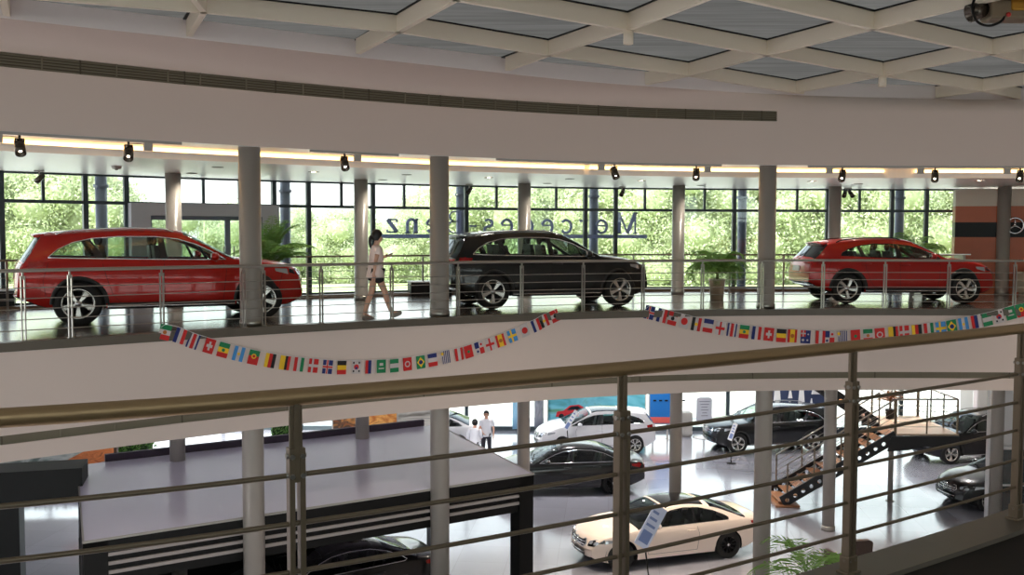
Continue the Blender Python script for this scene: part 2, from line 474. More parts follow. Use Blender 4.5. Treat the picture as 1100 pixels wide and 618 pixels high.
# ================================================================ glass facade of the gallery
full = [-130, -60, 3, 93, 137, 219.5, 295, 332, 401, 501, 565, 628.5, 661, 726, 788, 888, 957, 994, 1052, 1110, 1170]
upper_only = [48, 258, 367, 434, 533, 597, 692, 756, 855, 922]
for i, (a, c) in enumerate(zip(full, full[1:])):
    thick = a not in (219.5, 565, 726)
    pa, ta = edge_px(a, FAC, 1); pc, tc_ = edge_px(c, FAC, 1)
    d = (pc - pa); d.z = 0; L = d.length; d.normalize(); ang = math.atan2(d.y, d.x)
    R = thing('window_%d' % (i + 1), None, None, (pa.x, pa.y, 0), ang); struct(R)
    w = .1 if thick else .05
    b = MB()
    if thick:
        b.box(-w / 2, w / 2, -.05, .09, 0.0, UC)
    else:
        b.box(-.03, .03, -.03, .05, 2.18, UC)
    b.box(0, L, -.03, .04, 2.165, 2.235)          # transom
    b.box(0, L, -.03, .04, 0.0, .11)              # bottom rail
    b.box(0, L, -.03, .04, UC - .04, UC)
    for u in upper_only:
        if a < u < c:
            pu = edge_px(u, FAC, 1)[0]; t = (pu - pa).dot(d)
            b.box(t - .03, t + .03, -.03, .05, 2.23, UC)
    b.obj('window_frame', M_mull, R)
    g = MB(); g.box(0.02, L - .02, 0.0, 0.012, .1, UC - .03); g.obj('pane', M_glass, R)
# round steel columns outside the glass
for px, nm in ((110, 'round blue-grey steel column outside the glass above the left red SUV'), (307, 'round blue-grey steel column outside the glass right of the portal'), (495, 'round blue-grey steel column outside the glass behind the tail of the black SUV'), (637.5, 'round blue-grey steel column outside the glass above the front of the black SUV'), (796.5, 'round blue-grey steel column outside the glass right of the potted palm'), (965, 'round blue-grey steel column outside the glass above the red compact')):
    p = edge_px(px, FAC + .7, 1)[0]
    b = MB(); b.cyl((p.x, p.y), .125, -1.5, 3.0, 20); b.cyl((p.x, p.y), .16, 2.55, 2.62, 20)
    b.cyl((p.x, p.y), .15, -1.55, -1.48, 20)
    o = b.obj('steel_column', mat('blue_grey_steel', (112, 120, 138), 0.4)); tag(o, nm, 'column')
# terrace roof outside the gallery (over the deeper ground-floor hall)
b = MB(); sweep(b, [(FAC + .36, LC + .13), (18.6, LC + .13), (18.6, LC + .2), (FAC + .36, LC + .2)]); struct(b.obj('ceiling_terrace_deck', mat('terrace_paving', (226, 226, 222), .8)))

# grey portal with glazed doors in the facade at the left
pa = edge_px(140.5, FAC - .28, 1)[0]; pc = edge_px(299, FAC - .28, 1)[0]
d = pc - pa; L = d.length; ang = math.atan2(d.y, d.x)
R = struct(thing('door_1', None, None, (pa.x, pa.y, 0), ang))
M_portal = mat('portal_grey', (206, 206, 214), .4)
b = MB(); b.box(0, .40, -.1, .16, 0, 2.2); b.box(L - .38, L, -.1, .16, 0, 2.2); b.box(.40, L - .38, -.1, .16, 1.93, 2.2); b.obj('portal_frame', M_portal, R, bevel=.01)
b = MB(); x0, x1 = .40, L - .38; xm = x0 + (x1 - x0) * .68
for (a, c) in ((x0, xm), (xm, x1)):
    b.box(a, a + .06, 0, .06, 0, 1.93); b.box(c - .06, c, 0, .06, 0, 1.93); b.box(a, c, 0, .06, 1.84, 1.93); b.box(a, c, 0, .06, 0, .1)
b.obj('door_leaf', mat('door_frame_blue_grey', (130, 140, 158), .4), R)
b = MB(); b.box(x0 + .05, x1 - .05, .02, .035, .1, 1.85); b.obj('door_glass', M_glass, R)
b = MB(); b.bar((xm - .12, -.05, .85), (xm - .12, -.05, 1.25), .025, .025); b.bar((xm + .12, -.05, .85), (xm + .12, -.05, 1.25), .025, .025); b.obj('door_handle', M_steel, R)

# ================================================================ railings
def rail_thing(label, run, posts, hand_z, rods, hr, rr, post_fn, hmat, rmat, name='balustrade', base=None):
    """run: points of the handrail centre line in plan (z ignored)"""
    g = thing(name, label, 'railing', base or run[0])
    b = MB(); b.tube([Vector((p.x, p.y, hand_z)) for p in run], hr, 24); b.obj('handrail', hmat, g, True)
    for k, z in enumerate(rods):
        b = MB(); b.tube([Vector((p.x, p.y, z)) for p in run], rr, 6); b.obj('rod', rmat, g, True)
    for (p, ang) in posts:
        post_fn(g, p, ang)
    return g
def far_post(g, p, ang):
    M = Matrix.Translation(p) @ Matrix.Rotation(ang, 4, 'Z')
    b = MB()
    for s in (-1, 1): b.box(s * .024 - .008, s * .024 + .008, -.022, .022, 0.0, .93, 0, M)
    b.box(-.012, .012, -.016, .016, .88, 1.0, 0, M); b.box(-.045, .045, -.035, .035, 0, .012, 0, M)
    o = b.obj('post', M_steel, g, True)
    b = MB()
    for z in (.17, .32, .47, .62, .77): b.box(-.035, .035, -.028, .028, z - .008, z + .008, 0, M)
    pass
HZ = 1.02
rods = [HZ - .25 - .152 * k for k in range(5)]
run = edge_run(-140, 1230, .07, 1.0)
pxs = [-120, -68, -20, 25, 75.5, 174, 262, 283, 345, 420.8, 492, 560.5, 626.5, 690.7, 754.5, 818.7, 884, 950.7, 1019, 1090, 1160]
posts = []
for q in pxs:
    p, a = edge_px(q, .07, .5); p.z = 0.012; posts.append((p, a))
rail_thing('steel balustrade along the curved edge of the far gallery, in front of the cars', run, posts, HZ, rods, .026, .007, far_post, M_steel, M_steel, base=edge_px(550, .07, 0)[0])
# inner railing along the windows
def inner_post(g, p, ang):
    M = Matrix.Translation(p) @ Matrix.Rotation(ang, 4, 'Z')
    b = MB(); b.box(-.022, .022, -.012, .012, 0.0, .98, 0, M); b.box(-.04, .04, -.03, .03, 0, .012, 0, M); b.obj('post', M_steel, g, True)
run = edge_run(300, 1180, 6.2, 1.0)
posts = []; L = 0.3; nx = 0
for a, c in zip(run, run[1:]):
    L += (c - a).length
    if L > 1.25:
        L = 0; posts.append((Vector((a.x, a.y, 0)), math.atan2((c - a).y, (c - a).x)))
IR = [.8, .65, .5, .35, .2]
rail_thing('thin steel railing standing along the foot of the tall windows right of the grey portal', run, posts, 1.0, IR, .022, .006, inner_post, M_post, M_steel, 'window_railing', edge_px(600, 6.2, 0)[0])
run = edge_run(-140, 136, 6.2, 1.0); posts = []; L = 0.3
for a, c in zip(run, run[1:]):
    L += (c - a).length
    if L > 1.25:
        L = 0; posts.append((Vector((a.x, a.y, 0)), math.atan2((c - a).y, (c - a).x)))
rail_thing('thin steel railing at the window foot behind the tail of the left red SUV', run, posts, 1.0, IR, .022, .006, inner_post, M_post, M_steel, 'window_railing', edge_px(30, 6.2, 0)[0])
# low brown kerb under the window railing
b = MB(); sweep(b, [(6.33, 0), (FAC - .06, 0), (FAC - .06, .07), (6.33, .07)]); struct(b.obj('baseboard_windows', mat('brown_kerb', (120, 96, 76), .4)))

# ================================================================ columns
def column(p, r, label):
    top = 2.98 if r > .17 else UC
    b = MB(); b.cyl((p.x, p.y), r, LOW, top, 36)
    o = b.obj('column', M_col); tag(o, label, 'column')
    b = MB(); b.lathe([(r, .0), (r + .012, .0), (r + .012, .09), (r, .1)], 36, 0, Matrix.Translation((p.x, p.y, .012 if r > .17 else .0)))
    b.obj('base_collar', M_steel, o)
    b = MB(); b.lathe([(r, .0), (r + .02, .0), (r + .02, .12), (r, .13)], 36, 0, Matrix.Translation((p.x, p.y, LOW)))
    b.obj('foot_collar', M_steel, o)
for px, lb in ((269, 'thick grey round column at the gallery edge hiding the left red SUV bonnet'), (472, 'thick grey round column at the gallery edge between the walking woman and the black SUV'), (823.5, 'thick grey round column at the gallery edge just right of the potted palm'), (-190, 'thick grey column at the gallery edge, leftmost'),):
    p = edge_px(px, .30, 1.3)[0]
    if px > 0: column(p, .18, lb)
for px, lb in ((187, 'slimmer grey round column in front of the windows above the left red SUV'), (388, 'slimmer grey round column by the windows just left of the walking woman'), (563, 'slimmer grey round column by the windows behind the roof of the black SUV'), (728.5, 'slimmer grey round column by the windows just left of the potted palm'), (896, 'slimmer grey round column by the windows above the tail of the right red compact'), (1077.5, 'slimmer grey round column in front of the brown wall at the right edge')):
    p = edge_px(px, 5.3, 1.3)[0]
    column(p, .16, lb)

# ================================================================ skylight
HS = 2.88
def gnd(px, py):
    return at_z(px, py, EYE + HS)
KN = {(0, 0): (219, 14), (1, 0): (428, 35), (2, 0): (590, 60), (3, 0): (740, 82), (4, 0): (855, 100), (1, 1): (490, 1), (2, 1): (675, 33), (3, 1): (823.6, 60), (4, 1): (948, 82), (5, 1): (1054.7, 98), (3, 2): (938, 32), (4, 2): (1064.7, 58.8)}
A = Vector((2.61, 2.02, 0)); Bv = Vector((.96, -2.05, 0)); O0 = gnd(590, 60)
def node(i, j):
    if (i, j) in KN: return gnd(*KN[(i, j)])
    if j == 0 and i < 0: return gnd(219, 14) + Vector((2.2, .87, 0)) * i
    return O0 + A * (i - 2) + Bv * j
def curb_y(x):
    return interp(x, [(c.x, c.y) for c in CURBP])
SK = struct(thing('window_30', None, None, (2, 12, EYE + HS)))
def clipped(p, q):
    """clip a segment to the inside of the kerb"""
    ip = p.y < curb_y(p.x); iq = q.y < curb_y(q.x)
    if not ip and not iq: return None
    if ip and iq: return p, q
    a, c = (p, q) if ip else (q, p)
    lo, hi = 0, 1
    for _ in range(30):
        m = (lo + hi) / 2; r = a.lerp(c, m)
        if r.y < curb_y(r.x): lo = m
        else: hi = m
    return a, a.lerp(c, lo)
def beam_line(nodes):
    b = MB(); k = 0
    for p, q in zip(nodes, nodes[1:]):
        s = clipped(p, q)
        if s is None or (s[0] - s[1]).length < .05: continue
        up = Vector((0, 0, .12)); b.bar(s[0] + up, s[1] + up, .085, .24); k += 1
    if k: b.obj('beam', M_beam, SK, True)
for j in range(0, 8):
    beam_line([node(i, j) for i in range(-2, 8)])
for i in range(-2, 9):
    stub = node(i, 0) - Bv * .9
    if (i, 0) == (0, 0): stub = gnd(203, 40)
    if i == 1: stub = gnd(385, 58)
    if i == 2: stub = gnd(545, 76)
    if i == 3: stub = gnd(690, 92)
    beam_line([stub] + [node(i, j) for j in range(0, 8)])
# dark gasket line where glass meets the beams, and the glass itself
b = MB()
for j in range(0, 8):
    for i in range(-2, 7):
        s = clipped(node(i, j), node(i + 1, j))
        if s and (s[0] - s[1]).length > .05: b.bar(s[0] + Vector((0, 0, .247)), s[1] + Vector((0, 0, .247)), .13, .02)
for i in range(-2, 9):
    for j in range(-1, 7):
        s = clipped(node(i, j) if j >= 0 else node(i, 0) - Bv * .9, node(i, j + 1))
        if s and (s[0] - s[1]).length > .05: b.bar(s[0] + Vector((0, 0, .247)), s[1] + Vector((0, 0, .247)), .13, .02)
b.obj('gasket', M_black, SK, True)
b = MB(); b.box(-13, 19, -1.5, 23, EYE + HS + .26, EYE + HS + .285); b.obj('pane', M_sky, SK, True)

# ================================================================ enclosing walls
def wall(name, pts, z0, z1, m=M_wall, th=.2):
    b = MB(); runsweep(b, [Vector((x, y, 0)) for x, y in pts], [(0, z0), (th, z0), (th, z1), (0, z1)]); return struct(b.obj(name, m))
YF = -9.0       # glazed front of the hall behind the camera
for i in range(9):
    a = -16 + i * 4.0
    R = struct(thing('window_%d' % (60 + i + 1), None, None, (a, YF, LOW)))
    b = MB(); b.box(-.06, .06, -.08, .08, 0, 11.4); b.box(0, 4, -.05, .05, 0, .15); b.box(0, 4, -.05, .05, 4.6, 8.6); b.box(0, 4, -.05, .05, 3.0, 3.07); b.box(0, 4, -.05, .05, 8.8, 8.87); b.obj('window_frame', M_mull, R)
    b = MB(); b.box(.03, 3.97, 0, .012, .1, 11.3); b.obj('pane', M_glass, R)
wall('wall_left', [(-16, 8.0), (-16, -9.0)], LOW, 5.1, M_wall, -.2)
wall('wall_right', [(18.5, -9.0), (18.5, 40)], LOW, 5.1, M_wall, -.2)
wall('wall_ground_left', [(-24, 40), (-24, 4), (-15.6, 4)], LOW, LC + .15, M_wall, -.2)
b = MB(); b.box(-16, 20, -9.1, -1.3, 4.9, 5.1); struct(b.obj('ceiling_near', M_soff))
b = MB(); b.box(-26, 24, -9.2, 41, LOW - .15, LOW); struct(b.obj('floor_ground', M_low))
# near gallery slab, kerb and railing (on the camera's side)
NR = spline([Vector(p + (0,)) for p in ((-4.6, 1.75), (-3.4, 1.95), (-2.3, 2.25), (-1.36, 2.6), (-.65, 2.95), (.4, 3.57), (1.5, 4.3), (2.7, 5.15), (3.9, 6.12), (5.1, 7.2), (6.2, 8.4))], 6)
b = MB(); vs = []; fs = []
for p in NR: vs += [p + Vector((0, -.1, .045)), Vector((p.x * 1.0, -4.5, .045)), p + Vector((0, -.1, -.5)), Vector((p.x, -4.5, -.5))]
for i in range(len(NR) - 1):
    o = 4 * i; fs += [(o, o + 1, o + 5, o + 4), (o + 2, o + 6, o + 7, o + 3), (o, o + 4, o + 6, o + 2)]
b.add(vs, fs); struct(b.obj('floor_near_gallery', M_dark))
NK = .06
b = MB(); runsweep(b, NR, [(-.13, -.5), (.13, -.5), (.13, NK - .012), (.115, NK), (-.115, NK), (-.13, NK - .012)]); struct(b.obj('trim_4', M_stone))
def near_post(g, p, ang):
    M = Matrix.Translation(p) @ Matrix.Rotation(ang, 4, 'Z')
    b = MB()
    for s in (-1, 1): b.box(s * .0165 - .0085, s * .0165 + .0085, -.02, .02, 0.0, .865, 0, M)
    o = b.obj('post', M_post, g, True, bevel=.002)
    b = MB(); b.box(-.0085, .0085, -.018, .018, .76, 1.005, 0, M); b.box(-.02, .02, -.006, .006, .84, 1.005, 0, M); b.obj('stub', M_post, o, True, bevel=.002)
    b = MB(); b.box(-.045, .045, -.035, .035, 0, .012, 0, M); b.box(-.031, .031, -.026, .026, .01, .08, 0, M); b.obj('foot_plate', M_post, o, True, bevel=.003)
    b = MB()
    for z in (.06, .78, .84): 
        b.tube([M @ Vector((-.031, 0, z)), M @ Vector((.031, 0, z))], .009, 8)
        b.tube([M @ Vector((-.0165, -.026, z)), M @ Vector((-.0165, .026, z))], .008, 8); b.tube([M @ Vector((.0165, -.026, z)), M @ Vector((.0165, .026, z))], .008, 8)
    b.obj('bolt', M_steel, o, True)
def near_at_px(px):
    best = None
    for a, c in zip(NR, NR[1:]):
        if a.y < 1: continue
        qa = project(a.x, a.y, .8)[0]; qc = project(c.x, c.y, .8)[0]
        if qa <= px <= qc:
            t = (px - qa) / (qc - qa); d = c - a
            return a.lerp(c, t), math.atan2(d.y, d.x)
posts = []
for q in (318, 668, 915, 1095.5):
    p, a = near_at_px(q); p.z = NK; posts.append((p, a))
for p0 in ((-1.55, 2.52), (-2.75, 2.12)):
    posts.append((Vector((p0[0], p0[1], NK)), .4))
for p0 in ((3.95, 6.16), (5.0, 7.1)):
    posts.append((Vector((p0[0], p0[1], NK)), .8))
rail_thing('bronze-toned steel balustrade with thick round handrail on the near gallery in the foreground', [p.copy() for p in NR], posts, 1.08, [.84, .69, .54, .38, .235], .027, .0085, near_post, M_bronze, M_post, base=NR[40])
# ground-floor glass facade far back
YB = 38.6
xs = [-22, -18.5, -15, -11.5, -8.4, -5.4, -1.8, 1.2, 5.2, 8.6, 12.2, 15.5, 18.4]
for i, (a, c) in enumerate(zip(xs, xs[1:])):
    R = struct(thing('window_%d' % (40 + i), None, None, (a, YB, LOW)))
    H = LC - LOW
    b = MB(); b.box(-.07, .07, -.06, .1, 0, H); b.box(0, c - a, -.04, .06, 0, .16); b.box(0, c - a, -.04, .06, H - .1, H); b.box(0, c - a, -.03, .05, 3.0, 3.07); b.obj('window_frame', M_mull, R)
    b = MB(); b.box(.03, c - a - .03, 0, .012, .15, H - .05); b.obj('pane', M_glass, R)
# right: brown panelled wall of the gallery with dark band
def stripe_wall():
    p = edge_px(1025, 5.55, 1)[0]; q = edge_px(1190, 5.0, 1)[0]
    p.z = q.z = 0; pts = [p, q]
    V_ = mat('brown_veneer', (188, 96, 54), .4, noise=.1, nscale=3)
    segs = [('wall_brown_base', 0, 1.49, V_), ('wall_brown_band', 1.49, 1.88, mat('black_band', (6, 6, 6), .4, spec=.25)), ('wall_brown_upper', 1.88, 2.30, V_), ('wall_brown_head', 2.30, UC - .06, mat('beige_panel', (215, 200, 184), .5))]
    for nm, z0, z1, m in segs:
        b = MB(); runsweep(b, pts, [(0, z0), (.5, z0), (.5, z1), (0, z1)]); struct(b.obj(nm, m))
    return p, q
SW = stripe_wall()
# right: white wall of the ground floor with teal glass
b = MB(); b.box(13.0, 18.3, 26.3, 26.5, LOW, LC); struct(b.obj('wall_ground_right', M_white))
b = MB(); b.box(13.25, 15.5, 26.16, 26.22, LOW + .1, -4.25); o = struct(b.obj('window_59', glass('teal_glass', (120, 165, 168), .12)))
b = MB(); b.box(13.2, 15.5, 26.14, 26.3, LOW, LOW + .1); b.box(13.2, 15.5, 26.14, 26.3, -4.25, -4.17); b.box(13.2, 13.26, 26.14, 26.3, LOW, -4.2); b.box(13.2, 15.5, 26.14, 26.3, -5.25, -5.2); b.obj('window_frame', M_white, o)
# ================================================================ cars
def paint(name, rgb, metal=0.0, rough=.3, coat=.7, ior=1.5):
    m = mat(name, rgb, rough, metal=metal, coat=coat, spec=.3); m.node_tree.nodes['Principled BSDF'].inputs['Coat IOR'].default_value = ior
    return m
M_red = paint('red_metallic_paint', (172, 16, 4), .25, .35)
M_blk = paint('black_metallic_paint', (9, 11, 9), .1, .3)
M_wht = paint('white_car_paint', (226, 226, 228), 0, .4)
M_ivory = paint('warm_white_car_paint', (238, 220, 206), 0, .4)
M_navy = paint('black_blue_paint', (9, 9, 11), .1, .3, .8, 1.55)
M_clad = mat('black_plastic_cladding', (30, 29, 28), .5)
M_tyre = mat('tyre_rubber', (26, 25, 24), .75)
M_alloy = mat('silver_alloy', (200, 198, 192), .22, metal=.85)
M_alloy_d = mat('dark_alloy', (40, 40, 42), .35, metal=.6)
M_carglass = glass('car_window_glass', (208, 220, 212), .03)
M_carglass_d = glass('tinted_car_glass', (70, 78, 80), .06)
M_inside = mat('dark_car_interior', (34, 32, 32), .8)
M_seat = mat('car_seat_leather', (48, 44, 42), .55)
M_tail = mat('red_lamp_lens', (150, 10, 10), .15, coat=.5)
M_head = mat('clear_lamp_lens', (190, 196, 202), .08, metal=.5, coat=1)
M_seam = mat('panel_gap', (8, 8, 8), .9)
M_plate = mat('white_number_plate', (225, 228, 232), .4)
M_under = mat('underbody_black', (14, 14, 14), .8)

def wheel_mesh(r, w, style):
    """meshes for one wheel, axis = y, outer face at +y"""
    Mx = Matrix.Rotation(-PI / 2, 4, 'X')       # z axis -> +y
    h = w / 2; rr = r * .665
    t = MB(); t.lathe([(rr, -h), (r * .93, -h * .98), (r * .985, -h * .8), (r, -h * .5), (r, h * .5), (r * .985, h * .8), (r * .93, h * .98), (rr + .012, h * .96), (rr, h * .86), (rr, -h)], 40, 0, Mx)
    rim = MB(); rim.lathe([(rr + .004, h * .97), (rr - .012, h * .98), (rr - .022, h * .85), (rr - .03, -h * .8), (rr + .004, -h * .9)], 40, 0, Mx)
    rim.lathe([(.0, h * .80), (.035, h * .80), (.06, h * .72), (.062, h * .45), (0, h * .45)], 20, 0, Mx)
    def spoke(a, w0, w1, z0, z1, twist=0.0):
        R0, R1 = .05, rr - .012
        vs = []
        for k in range(6):
            q = k / 5; rad = R0 + (R1 - R0) * q; ww = w0 + (w1 - w0) * q; zz = z0 + (z1 - z0) * q ** 1.5
            aa = a + twist * q
            c = Vector((math.cos(aa), math.sin(aa), 0)); s_ = Vector((-math.sin(aa), math.cos(aa), 0))
            for (i, dz) in ((-.5, -.03), (-.32, 0), (.32, 0), (.5, -.03)):
                vs.append(Mx @ (c * rad + s_ * (i * ww) + Vector((0, 0, zz + dz))))
            for (i, dz) in ((.5, -.055), (-.5, -.055)):
                vs.append(Mx @ (c * rad + s_ * (i * ww) + Vector((0, 0, zz + dz))))
        fs = []
        for k in range(5):
            for j in range(6):
                fs.append((k * 6 + j, k * 6 + (j + 1) % 6, k * 6 + 6 + (j + 1) % 6, k * 6 + 6 + j))
        rim.add(vs, fs, 0, False)
    zo = h * .78
    if style == 'five':
        for k in range(5): spoke(2 * PI * k / 5 + PI / 2, .055, .135, zo, zo + h * .14)
    elif style == 'fivefork':
        for k in range(5):
            for s in (-1, 1): spoke(2 * PI * k / 5 + PI / 2 + s * .10, .05, .05, zo, zo + h * .14, s * .16)
    elif style == 'swirl':
        for k in range(5): spoke(2 * PI * k / 5 + PI / 2, .075, .105, zo, zo + h * .14, .22)
    else:
        for k in range(10): spoke(2 * PI * k / 10, .03, .035, zo, zo + h * .14)
    cap = MB(); cap.lathe([(0, h * .85), (.03, h * .84), (.034, h * .80)], 16, 0, Mx)
    disc = MB(); disc.lathe([(.06, h * .2), (rr * .78, h * .2), (rr * .78, h * .05), (.06, h * .05)], 28, 0, Mx)
    return t, rim, cap, disc

def star_mb(mb, fn, r, mi=0):
    """three-pointed star in a ring; fn(a,b) -> 3D point on the surface, plus fn.n normal"""
    ring = [fn(r * math.cos(2 * PI * k / 20), r * math.sin(2 * PI * k / 20)) for k in range(20)]
    mb.tube(ring, r * .11, 6, mi, closed=True)
    c = fn(0, 0)
    for k in range(3):
        a = PI / 2 + 2 * PI * k / 3
        tip = fn(r * .98 * math.cos(a), r * .98 * math.sin(a)); mb.tube([c, tip], [r * .16, r * .02], 6, mi)

class Car: pass
def build_car(name, label, loc, heading, S, pm, scale=1.0, zs_=1.0, cat='car', group=None, wheels_m=None, plate=None, simple=False):
    wb, fo, ro, hw = S['wb'], S['fo'], S['ro'], S['W'] / 2
    xf_, xr = wb / 2 + fo, -(wb / 2 + ro)
    top = smooth_fn(S['top']); belt0 = smooth_fn(S['belt'])
    zrail_ref = S['rail_z']; wbt = S.get('wbelt', .945) * hw; wrl = S['wrail'] * hw
    r_w = S['rw']; Ra = r_w + S.get('gap', .045); axles = (wb / 2, -wb / 2)
    sill = S.get('sill', .24)
    x_cowl, x_rf, x_rr, x_rb = S['cowl'], S['rooff'], S['roofr'], S['rearb']
    kf, kr = S.get('kf', .22), S.get('kr', .16)
    def pf(x):
        f = 1.0
        if x > xf_ - 1.0: f -= kf * ((x - xf_ + 1.0) / 1.0) ** 3
        if x < xr + .8: f -= kr * ((xr + .8 - x) / .8) ** 3
        return f
    def zb_base(x):
        z = sill
        if x > wb / 2 + Ra: z = sill - .03 + .14 * ((x - wb / 2 - Ra) / (xf_ - wb / 2 - Ra)) ** 2.5
        if x < -wb / 2 - Ra: z = sill + .02 + .20 * ((-wb / 2 - Ra - x) / (-wb / 2 - Ra - xr)) ** 1.5
        return z
    def zb(x):
        z = zb_base(x)
        for a in axles:
            q = Ra * Ra - (x - a) ** 2
            if q >= 0: z = max(z, r_w + math.sqrt(q))
        return z
    dz_hood, dz_roof = S.get('dz_hood', .07), S.get('dz_roof', .085)
    def blend(x):     # 1 in the greenhouse, 0 over hood / tail
        a = min(1, max(0, (x_cowl + .05 - x) / .25)); c = min(1, max(0, (x - x_rb + .05) / .25))
        return min(a, c)
    def ztop(x): return top(x)
    def zrail(x):
        g = blend(x); return ztop(x) - (dz_hood * (1 - g) + dz_roof * g) * min(1, (ztop(x) - .45) / .4)
    def zbelt(x): return min(belt0(x), zrail(x) - .012)
    prof = smooth_fn([(0, .935), (.12, .968), (.35, .99), (.6, 1.0), (.82, .985), (1, .955 if not S.get('crease') else .95)])
    def Y(x, z):
        p = pf(x); zl, zt = zb_base(x), zbelt(x)
        if z <= zt:
            t = max(0, (z - zl) / max(.02, (belt0(x) - zl))); return hw * p * prof(min(1, t)) * wbt / (.955 * hw)
        t = (z - belt0(x)) / (zrail_ref - belt0(x)); t = max(0.0, t)
        return p * (wbt + (wrl - wbt) * (.75 * t + .25 * t * t))
    def section(x):
        z0, z1, z2, z3 = zb(x), zbelt(x), zrail(x), ztop(x)
        w0 = Y(x, z0); P = [(0, z0), (w0 * .8, z0), (w0 * .965, z0 + .002)]
        for k in range(11):
            z = z0 + (z1 - z0) * (k / 10) + (.012 if k == 0 else 0); P.append((Y(x, z), z))
        for k in range(1, 7):
            z = z1 + (z2 - z1) * k / 6; P.append((Y(x, z), z))
        w2 = Y(x, z2)
        for k in range(1, 9):
            a = k / 8 * PI / 2; e = S.get('crown', .72)
            P.append((w2 * math.cos(a) ** e if k < 8 else 0, z2 + (z3 - z2) * math.sin(a) ** .9))
        return P
    def inbody(x, y, z):
        if x > xf_ or x < xr: return False
        z2, z3 = zrail(x), ztop(x)
        if z < zb_base(x) or z > z3: return False
        if z <= z2: return abs(y) <= Y(x, z)
        w = Y(x, z2); return (abs(y) / w) ** 2 + ((z - z2) / max(1e-3, z3 - z2)) ** 2 <= 1
    bf, br = S.get('bowf', .22), S.get('bowr', .10)
    def bow(v):
        x, y, z = v; q = (y / hw) ** 2; s = 0
        if x > xf_ - 1.5: s = -bf * q * min(1, (x - xf_ + 1.5) / 1.3) ** 1.6
        if x < xr + 1.0: s = br * q * min(1, (xr + 1.0 - x) / .8) ** 1.5
        return Vector((x + s, y, z))
    def wrap(mb): mb.v = [tuple(bow(v)) for v in mb.v]; return mb
    def side(x, z, sd, eps=.004): return Vector((x, sd * (Y(x, z) + eps), z))
    def front(y, z, eps=.006):
        lo = xf_ - 1.2; hi = xf_ + .001
        for _ in range(60):
            hi2 = hi - .02
            if inbody(hi2, y, z): break
            hi = hi2
            if hi < lo: break
        a, c = hi - .02, hi
        for _ in range(12):
            m = (a + c) / 2
            if inbody(m, y, z): a = m
            else: c = m
        return Vector((a + eps, y, z))
    def rear(y, z, eps=.006):
        lo = xr - .001; hi = lo
        for _ in range(70):
            if inbody(hi + .02, y, z): break
            hi += .02
            if hi > xr + 1.4: break
        a, c = hi + .02, hi
        for _ in range(12):
            m = (a + c) / 2
            if inbody(m, y, z): a = m
            else: c = m
        return Vector((a - eps, y, z))
    # ---- stations
    st = set()
    x = xr
    while x < xf_: st.add(round(x, 4)); x += .085
    for a in axles:
        for k in range(0, 13):
            c = Ra * math.cos(PI * k / 12); st.add(round(a + c * .9995, 4))
        st.add(round(a + Ra + .002, 4)); st.add(round(a - Ra - .002, 4))
    for q in (.0, .004, .012, .025, .045, .07, .1, .14, .2, .28): st.add(round(xf_ - q, 4)); st.add(round(xr + q, 4))
    keys = [x_cowl, x_rf, x_rr, x_rb] + list(S.get('xkeys', ()))
    for k in keys: st.add(round(k, 4))
    st = sorted(st); xs = [st[0]]
    for q in st[1:]:
        special = any(abs(q - a - s * Ra) < .0035 for a in axles for s in (-1, 1))
        if q - xs[-1] > .016 or special or q > xf_ - .1 or q < xr + .1: xs.append(q)
        elif q in [round(k, 4) for k in keys]: xs[-1] = q
    if xs[-1] != round(xf_, 4): xs.append(xf_)
    secs = [section(q) for q in xs]; n = len(secs[0]); full = 2 * n - 2
    bm = bmesh.new(); L_ = bm.faces.layers.int.new('zone')
    grid = []
    for q, P in zip(xs, secs):
        row = [bm.verts.new((q, y, z)) for (y, z) in P]
        row += [bm.verts.new((q, -y, z)) for (y, z) in P[1:-1][::-1]]
        grid.append(row)
    RB, RR = 13, 19       # section index of belt and rail
    for i in range(len(xs) - 1):
        xm = (xs[i] + xs[i + 1]) / 2
        for k in range(full):
            k2 = (k + 1) % full
            try: f = bm.faces.new((grid[i][k], grid[i + 1][k], grid[i + 1][k2], grid[i][k2]))
            except ValueError: continue
            f.smooth = True
            kk = k if k < n - 1 else full - 1 - k      # mirrored band index
            z = 0; mi = 0
            if kk < 3: mi = 1
            elif RB <= kk < RR: z = 1
            elif kk >= RR:
                if x_rf < xm < x_cowl and kk >= RR + 1: z = 2
                elif x_rb < xm < x_rr and kk >= RR + 1: z = 3
                elif S.get('panoroof') and S['panoroof'][0] < xm < S['panoroof'][1] and kk >= RR + 2: mi = 2
            f[L_] = z; f.material_index = mi
    for row in (grid[0], grid[-1]):
        f = bm.faces.new(row); f.smooth = False
    # ---- cut the side windows exactly
    dlo = S['dlo']
    for (x1, z1), (x2, z2) in zip(dlo, dlo[1:] + dlo[:1]):
        nrm = Vector((-(z2 - z1), 0, x2 - x1))
        fs = [f for f in bm.faces if f[L_] == 1]
        geom = list({v for f in fs for v in f.verts}) + list({e for f in fs for e in f.edges}) + fs
        bmesh.ops.bisect_plane(bm, geom=geom, dist=1e-5, plane_co=(x1, 0, z1), plane_no=nrm)
    gl = {'l': [], 'r': [], 'w': [], 'b': []}
    for f in bm.faces:
        z = f[L_]
        if z == 1:
            c = f.calc_center_median()
            if inside((c.x, c.z), dlo): gl['l' if c.y > 0 else 'r'].append(f)
        elif z == 2: gl['w'].append(f)
        elif z == 3: gl['b'].append(f)
    glass_mb = {}
    for k, fs in gl.items():
        m = MB(); idx = {}
        for f in fs:
            for v in f.verts:
                if v not in idx: idx[v] = len(idx); m.v.append(tuple(v.co))
            m.f.append([idx[v] for v in f.verts]); m.m.append(0); m.s.append(True)
        glass_mb[k] = m
    roofm = MB()       # headliner from the roof faces
    idx = {}
